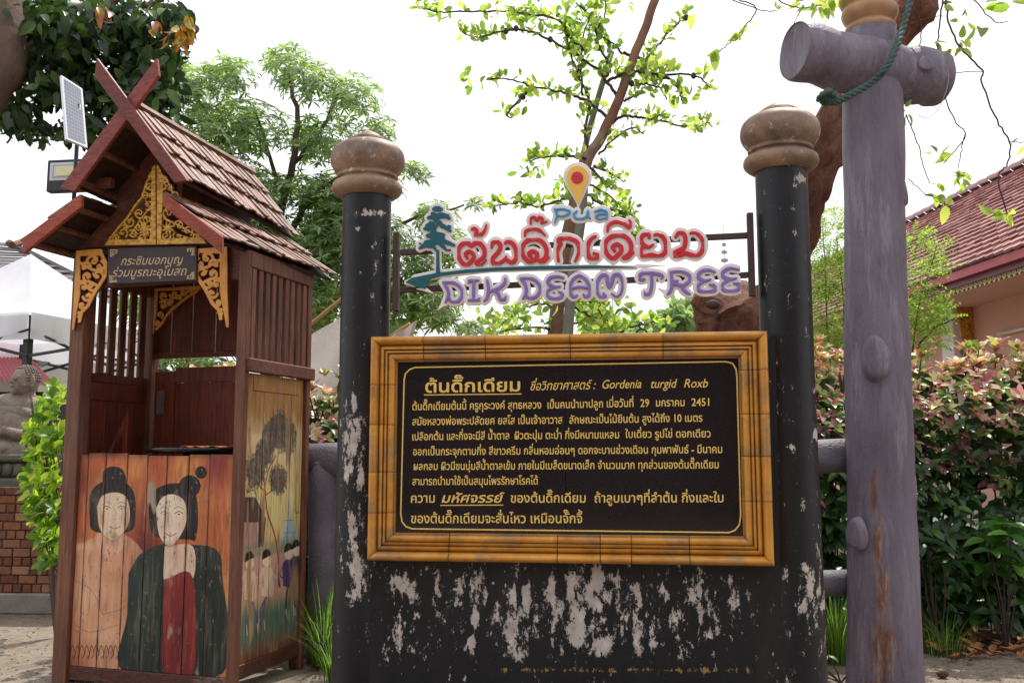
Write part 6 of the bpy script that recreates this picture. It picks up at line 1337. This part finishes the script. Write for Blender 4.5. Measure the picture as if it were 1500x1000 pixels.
vw = empty('pierced_block_wall', (P(70, 700, 26).x, 26, 0), 'white pierced concrete block wall in the far distance under the canopy', 'wall'); wp = simple('white_block_paint', srgb('c9cdd0'), .8, .06, 3, 0)
VF = Fr((0, 26, 0), 4); (ua, wa), (ub, wb) = VF.hit(18, 545), VF.hit(215, 506)
(uc, _), (ud, _) = VF.hit(54, 520), VF.hit(88, 520)
MB().box(VF, ua, ub, .12, .2, 0, wb).build('back_wall', simple('painted_recess_shade', srgb('4a4c50'), .9), vw); MB().box(VF, ua, uc-.01, 0, .118, 0, wb).build('wall_panel', wp, vw); MB().box(VF, ud+.01, ub, 0, .118, 0, wb).build('wall_panel', wp, vw)  # dark backing colour imitates the shade inside the block holes
g_ = MB()
for i in range(7): u = uc+(ud-uc)*i/6; g_.box(VF, u-.025, u+.025, .0, .118, 0, wb)
for j in range(14): g_.box(VF, uc+.026, ud-.026, .004, .11, wb-.03-j*.17-.05, wb-.03-j*.17+.02)
g_.build('pierced_blocks', wp, vw, kind='stuff')
# brick planter
BR = Fr((P(-60, 880, 8.45).x, 8.45, 0), 3); top = BR.hit(30, 712)[1]; bot = BR.hit(30, 868)[1]; brk_m = NM('old_orange_brick', .85, .3); oi = brk_m.n('ShaderNodeObjectInfo')
c_ = brk_m.ramp(oi.outputs['Random'], [(0, srgb('6f4836')), (.5, srgb('8f5e45')), (1, srgb('a67c62'))]); c_ = brk_m.mix(.7, c_, brk_m.ramp(brk_m.noise(18, 6, .7), [(.3, .55), (.7, 1.25)]), 'MULTIPLY'); brk_m.color(c_); brk_m.bump(brk_m.noise(40, 5, .7), .01, .8)
pl2 = empty('brick_planter', BR.o, 'old orange brick planter wall on a grey concrete footing below the statue', 'planter'); mort = simple('grey_mortar', srgb('5b5049'), .95, .3, 12, .01)
rws = 12; bh = (top-bot)/rws; MB().box(BR, -.02, 1.42, .014, .6, bot, top-bh*.5).build('mortar_core', mort, pl2)
bme = {}
for r in range(rws):
    u = -.3 if r % 2 else -.2
    while u < 1.38:
        l_ = .165 if (r % 3) else .085; lo, hi = max(u, -.02), min(u+l_-.012, 1.42)
        if hi-lo > .02: MB().box(BR, lo, hi, -.004+random.uniform(-.004, .006), .1, bot+r*bh+.005, bot+(r+1)*bh-.006+random.uniform(-.002, .002)).build('brick', brk_m.m, pl2, bevel=.004)
        u += l_
conc = simple('rough_grey_concrete', srgb('8a847c'), .9, .25, 5, .01, bscale=40)
MB().box(BR, -.1, 1.5, -.05, .62, 0, bot).build('concrete_footing', conc, pl2, bevel=.012)
# seated statue
YS = 9.0; stn = NM('weathered_stone', .7, .3); q1 = stn.noise(5, 8, .7); q2 = stn.noise(40, 5, .7); c_ = stn.ramp(q1, [(.3, srgb('6a5e56')), (.5, srgb('908479')), (.68, srgb('a89a8c'))]); c_ = stn.mix(stn.ramp(stn.noise(4, 4, .6), [(.6, 0), (.75, .5)]), c_, srgb('8f6a4c')); stn.color(c_); stn.bump(q2, .008, .6, stn.bump(q1, .015, .5)); STN = stn.m
hd = P(38, 557, YS); bc = P(16, 624, YS)
sta = empty('seated_buddha_statue', (bc.x, YS, P(10, 662, YS).z), 'grey stone statue of a smiling round bellied seated monk on a carved base', 'statue')
b = MB(); px = YS/F
def S(x, y, dy, r): b.sphere(P(x, y, YS)+Vector((0, dy, 0)), r, 20, 14)
S(14, 628, 0, (.30, .24, .25)); S(12, 640, -.06, (.24, .20, .18)); S(20, 598, .02, (.27, .17, .15)); S(20, 606, -.08, (.24, .10, .09)); S(50, 600, .03, (.11, .11, .11)); S(-16, 600, .03, (.11, .11, .11)); S(36, 580, .02, (.09, .09, .08))
b.tube([P(54, 602, YS), P(60, 622, YS)+Vector((0, -.03, 0)), P(60, 640, YS)+Vector((0, -.08, 0))], [.075, .07, .06], 14); b.tube([P(60, 640, YS)+Vector((0, -.08, 0)), P(40, 636, YS)+Vector((0, -.22, 0)), P(24, 630, YS)+Vector((0, -.27, 0))], [.06, .05, .04], 14)
for k in range(4): b.tube([P(24, 625+k*4, YS)+Vector((0, -.27, 0)), P(12+k, 626+k*4, YS)+Vector((0, -.285, 0)), P(5+k, 628+k*4, YS)+Vector((0, -.27, 0))], [.014, .013, .009], 8)
b.tube([P(-16, 602, YS), P(-22, 640, YS)+Vector((0, -.08, 0))], [.075, .06], 14)
b.tube([P(55, 655, YS), P(30, 662, YS)+Vector((0, -.2, 0)), P(0, 668, YS)+Vector((0, -.25, 0)), P(-20, 668, YS)+Vector((0, -.2, 0))], [.11, .10, .085, .06], 16); b.tube([P(-30, 655, YS), P(0, 652, YS)+Vector((0, -.24, 0)), P(30, 655, YS)+Vector((0, -.26, 0)), P(38, 656, YS)+Vector((0, -.24, 0))], [.1, .08, .06, .035], 16)
# head: built about its own axis, turned to the left
fd = Vector((-.62, -.78, 0)).normalized(); sdv = Vector((fd.y, -fd.x, 0)); hr = .122
def Hh(f, s_, z, r): b.sphere(hd+fd*f*hr+sdv*s_*hr+Vector((0, 0, z*hr)), r if hasattr(r, '__len__') else r*hr, 14, 10)
b.sphere(hd, (hr*1.0, hr*1.02, hr*1.12), 24, 16); Hh(.25, 0, -.45, .82); Hh(.3, .42, -.35, .5); Hh(.3, -.42, -.35, .5); Hh(1.06, 0, -.12, .17); Hh(.98, 0, .1, .12); Hh(.92, 0, .3, .1); Hh(1.02, .15, -.2, .12); Hh(1.02, -.15, -.2, .12); Hh(.96, 0, -.50, .12); Hh(.95, 0, -.62, .13); Hh(.9, .16, -.5, .1); Hh(.9, -.16, -.5, .1); Hh(.86, 0, -.9, .24)
for g in (-1, 1): Hh(.84, g*.38, .04, .17); [Hh(.9-abs(q-.38)*.5, g*q, .27-abs(q-.4)*.3, .1) for q in (.15, .27, .39, .5, .6)]; Hh(-.05, g*1.02, -.05, (.022, .03, .055)); Hh(-.02, g*1.02, -.4, (.018, .022, .03))
me = b.mesh('body', True); to = bpy.data.objects.new('tmp', me); COL.objects.link(to); md = to.modifiers.new('r', 'REMESH'); md.mode = 'VOXEL'; md.voxel_size = .0055; md.use_smooth_shade = True; m2 = to.modifiers.new('s', 'SMOOTH'); m2.factor = .5; m2.iterations = 2
me2 = bpy.data.meshes.new_from_object(to.evaluated_get(bpy.context.evaluated_depsgraph_get())); COL.objects.unlink(to); bpy.data.objects.remove(to); me2.shade_smooth(); link('body', me2, STN, sta)
hc = MB()
for i in range(9):
    th = .06+i*.19; m_ = max(1, int(2*PI*math.sin(th)/.2))
    for j in range(m_):
        a_ = 2*PI*j/m_+i; d = Vector((math.sin(th)*math.cos(a_), math.sin(th)*math.sin(a_), math.cos(th)))
        if d.dot(fd) > .35+.35*(1-d.z)*0 and d.z < .72: continue
        hc.sphere(hd+Vector((d.x*hr*1.02, d.y*hr*1.04, d.z*hr*1.15)), hr*.1, 6, 5)
hc.build('hair_curls', STN, sta, smooth=True, kind='stuff')
for g in (-1, 1): MB().tube(catmull([hd+fd*hr*.93+sdv*g*hr*.52+Vector((0, 0, hr*.02)), hd+fd*hr*1.015+sdv*g*hr*.38+Vector((0, 0, -hr*.02)), hd+fd*hr*1.0+sdv*g*hr*.2+Vector((0, 0, hr*.03))], 4), .004, 5).build('eyelid_line', simple('dark_stone_line', srgb('2c2624'), .8) if g < 0 else bpy.data.materials['dark_stone_line'], sta)
MB().tube(catmull([hd+fd*hr*.98+sdv*.28*hr+Vector((0, 0, -hr*.5)), hd+fd*hr*1.09+Vector((0, 0, -hr*.56)), hd+fd*hr*.98-sdv*.28*hr+Vector((0, 0, -hr*.5))], 5), .004, 5).build('mouth_line', bpy.data.materials['dark_stone_line'], sta)
bs = empty('carved_statue_base', P(5, 712, YS), 'mossy carved stone base under the seated statue on the planter', 'pedestal'); mossy = simple('mossy_stone', srgb('66685c'), .85, .3, 6, .015, dirt=srgb('4d5a44'))
SB = Fr((P(5, 700, YS).x, YS, 0), 0); z0, z1, z2, z3 = [P(5, y, YS-.3).z for y in (714, 700, 676, 664)]
MB().box(SB, -.6, .42, -.35, .4, z0-.3, z1).build('base_slab', mossy, bs, bevel=.02); MB().box(SB, -.55, .36, -.3, .36, z1, z2).build('carved_block', mossy, bs, bevel=.03); MB().box(SB, -.6, .42, -.34, .4, z2, z3).build('top_slab', mossy, bs, bevel=.02)
for i in range(9): MB().sphere(SB.pt(-.5+i*.1, -.31, (z1+z2)/2), (.045, .03, .06), 10, 8).build('carved_petal', mossy, bs, smooth=True)
# tarpaulin
tp = MB(); n1_, n2_ = 40, 24
TL_, TR_, BL_, BR_2 = P(425, 505, 9.6), P(622, 398, 8.8), P(425, 545, 9.2), P(640, 640, 8.4)
def tq(s_, t): 
    p = TL_.lerp(TR_, s_).lerp(BL_.lerp(BR_2, s_), t); f = math.sin(s_*9+t*3)*.05+math.sin(s_*21+t*9)*.02; p.z -= .22*math.sin(s_*PI)*t; p.y += f; return p
for i in range(n1_+1):
    for j in range(n2_+1): tp.v.append(tuple(tq(i/n1_*.55, j/n2_)))
for i in range(n1_):
    for j in range(n2_): q = i*(n2_+1)+j; tp.f.append((q, q+1, q+n2_+2, q+n2_+1))
tpm = simple('dirty_cream_tarpaulin', srgb('c6bab0'), .8, .14, 2.2, .01, dirt=srgb('9c8e80'))
tarp = empty('tarpaulin_awning', P(500, 560, 9), 'dirty cream tarpaulin awning on bamboo poles behind the left pillar', 'awning'); o = tp.build('sheet', tpm, tarp, smooth=True)
tp = MB(); a_ = [P(560, 510, 9.4), P(580, 487, 9.3), P(598, 474, 9.25), P(613, 470, 9.2), P(606, 482, 9.2), P(602, 520, 9.2)]
c0_, d0_ = [P(560, 500, 9.3), P(612, 469, 9.1)], [P(560, 560, 9.3), P(603, 560, 9.1)]
for i in range(13):
    for j in range(9): s_ = i/12; t = j/8; p = c0_[0].lerp(c0_[1], s_).lerp(d0_[0].lerp(d0_[1], s_), t); p.y += .05*math.sin(s_*12+t*2); p.x -= .04*math.sin(t*3)*s_; tp.v.append(tuple(p))
for i in range(12):
    for j in range(8): q = i*9+j; tp.f.append((q, q+1, q+10, q+9))
tp.build('sheet', tpm, tarp, smooth=True)
bam = simple('bamboo_pole', srgb('b08a58'), .6, .2, 6, .002)
MB().tube([P(430, 495, 9.7), P(500, 438, 9.2), P(560, 392, 8.9)], .02, 8).build('pole', bam, tarp, smooth=True); MB().tube([P(560, 500, 9.4), P(600, 474, 9.25)], .016, 8).build('pole', bam, tarp, smooth=True)
gp0 = P(560, 430, 8.9); MB().tube([Vector((gp0.x, gp0.y, 0)), gp0], .025, 8).build('pole', bam, tarp, smooth=True)
# solar floodlight on a pole
YF = 6.9; pole_x = P(107, 230, YF)
sol = empty('solar_floodlight', (pole_x.x, YF+.05, 0), 'solar floodlight with white framed panel on a pole behind the stand roof', 'floodlight')
zb = P(107, 330, YF).z; zt_ = P(107, 150, YF).z
MB().tube([(pole_x.x, YF+.05, zb), (pole_x.x, YF+.05, zt_)], .016, 10).build('pole', blkm, sol, smooth=True)
MB().tube([(pole_x.x, YF+.05, zb+.04), BF.P(205, 285, BD-.02)], .014, 8).build('bracket_arm', blkm, sol, smooth=True)
A, B, C_, D_ = P(90, 110, YF-.04), P(121, 130, YF+.12), P(128.5, 217, YF+.02), P(97.5, 204, YF-.14)
nr = (B-A).cross(D_-A).normalized(); nr = nr if nr.y < 0 else -nr; th = -nr*.022
MB().hexa([A+th, B+th, C_+th, D_+th, A, B, C_, D_]).build('panel_frame', simple('white_aluminium', srgb('d4d6dc'), .35, .04, 5, 0, metal=.3), sol, bevel=.002)
ce = MB(); q = lambda s_, t: A.lerp(B, s_).lerp(D_.lerp(C_, s_), t)+nr*.002
for i in range(7):
    for j in range(16): a0, b0 = .09+.82*i/7, .09+.82*(i+.88)/7; c0, d0 = .035+.93*j/16, .035+.93*(j+.88)/16; ce.quad(q(a0, c0), q(b0, c0), q(b0, d0), q(a0, d0))
ce.build('solar_cells', simple('grey_blue_solar_cell', srgb('8a8e9c'), .2, .2, 6, 0, spec=.7), sol, kind='stuff')
FL = Fr((0, YF-.05, 0), 8); (u0, w0), (u1, w1) = FL.hit(67, 281), FL.hit(128, 232)
hs = MB().box(FL, u0, u1, 0, .07, w0, w1).build('lamp_housing', blkm, sol, bevel=.006); (u2, w2), (u3, w3) = FL.hit(72.5, 265), FL.hit(128, 236.5)
wl_ = simple('white_reflector', srgb('c8ccd2'), .4, .04, 5, 0); MB().box(FL, u2, u3-.006, -.004, -.0005, w2, w3).build('reflector', wl_, hs, bevel=.003)
for k in (1, 2, 3): MB().box(FL, u2+k*.013, u3-.006, -.004-.0018*k, -.0042-.0018*(k-1), w2+k*.010, w3-k*.010).build('reflector_step', wl_ if k % 2 else simple('grey_reflector', srgb('9a9ea6'), .4, .04, 5, 0), hs)
MB().box(FL, u2+.062, u3-.006, -.0135, -.0098, w2+.036, w3-.034).build('led_plate', simple('cream_led_plate', srgb('d8d4a8'), .4, .04, 5, 0), hs)
# far tiered spire, iron hook
spr = MB(); c = P(1067, 600, 60); k = 60/F; z = lambda y: P(1067, y, 60).z
spr.lathe((c.x, 60, 0), [(7*k, 0), (5*k, z(520)), (2.2*k, z(440)), (.9*k, z(395)), (.5*k, z(392)), (.45*k, z(330)), (.2*k, z(322))], 12)
for y, w in ((358, 3.2), (369, 4.4), (381, 5.4)): spr.lathe((c.x, 60, 0), [(w*k*.95, z(y+2.2)), (w*k, z(y-1.2)), (w*.55*k, z(y-2.2)), (.3*k, z(y-2.6))], 14)
setp(spr.build('tiered_spire', simple('pale_grey_stone', srgb('8e9288'), .7, .1, 1, 0)), 'slender distant temple spire with three tiered rings beyond the sign', 'spire')
hk = MB().tube(catmull([P(x, y, 5.6) for x, y in ((930, 495), (932, 487), (938, 482), (946, 484), (948, 492))], 5), .006, 6).tube(catmull([P(x, y, 5.6) for x, y in ((944, 484), (936, 478), (938, 472), (944, 476), (950, 474))], 5), .005, 6)
hk.tube([P(938, 498, 5.6), Vector((P(938, 498, 5.6).x, 5.6, 0))], .008, 6)
setp(hk.build('iron_hook', simple('black_iron', srgb('26242a'), .5), smooth=True), 'small curly black iron hook poking above the board frame', 'hook')

# ================================================================== HOUSE ACROSS THE STREET (mirrored in the granite board)
OH = Fr((0, -7.5, 0), 0)
oh = empty('shophouse', (0, -7.5, 0), 'low brown house with ribbed shutters across the street, seen mirrored in the granite board', 'building')
brn = simple('dull_brown_render', srgb('5f554e'), .85, .15, 1.5, .003); shu = simple('grey_brown_shutter', srgb('84786f'), .5, .15, 2, .001)
MB().box(OH, -15, 13, -2.2, -2, 0, 4.6).build('wall', brn, oh); MB().box(OH, -15.5, 13.5, -6.5, .8, 4.6, 4.75).build('roof_slab', simple('dark_roof_slab', srgb('3a3432'), .8), oh)
MB().hexa([(-16, -6.8, 4.752), (14, -6.8, 4.752), (14, -14, 4.752), (-16, -14, 4.752), (-16, -9, 7.4), (14, -9, 7.4), (14, -11, 7.4), (-16, -11, 7.4)]).build('roof', simple('dark_red_brown_roof', srgb('5c3a34'), .7), oh)
for k in range(8): MB().box(OH, -15+k*3.9, -14.7+k*3.9, -1.998, -1.7, 0, 4.598).build('column', brn, oh)
for k in range(7):
    for j in range(15): MB().box(OH, -14.6+k*3.9, -11.2+k*3.9, -1.996, -1.95, .3+j*.2, .47+j*.2).build('shutter_slat', shu, oh)
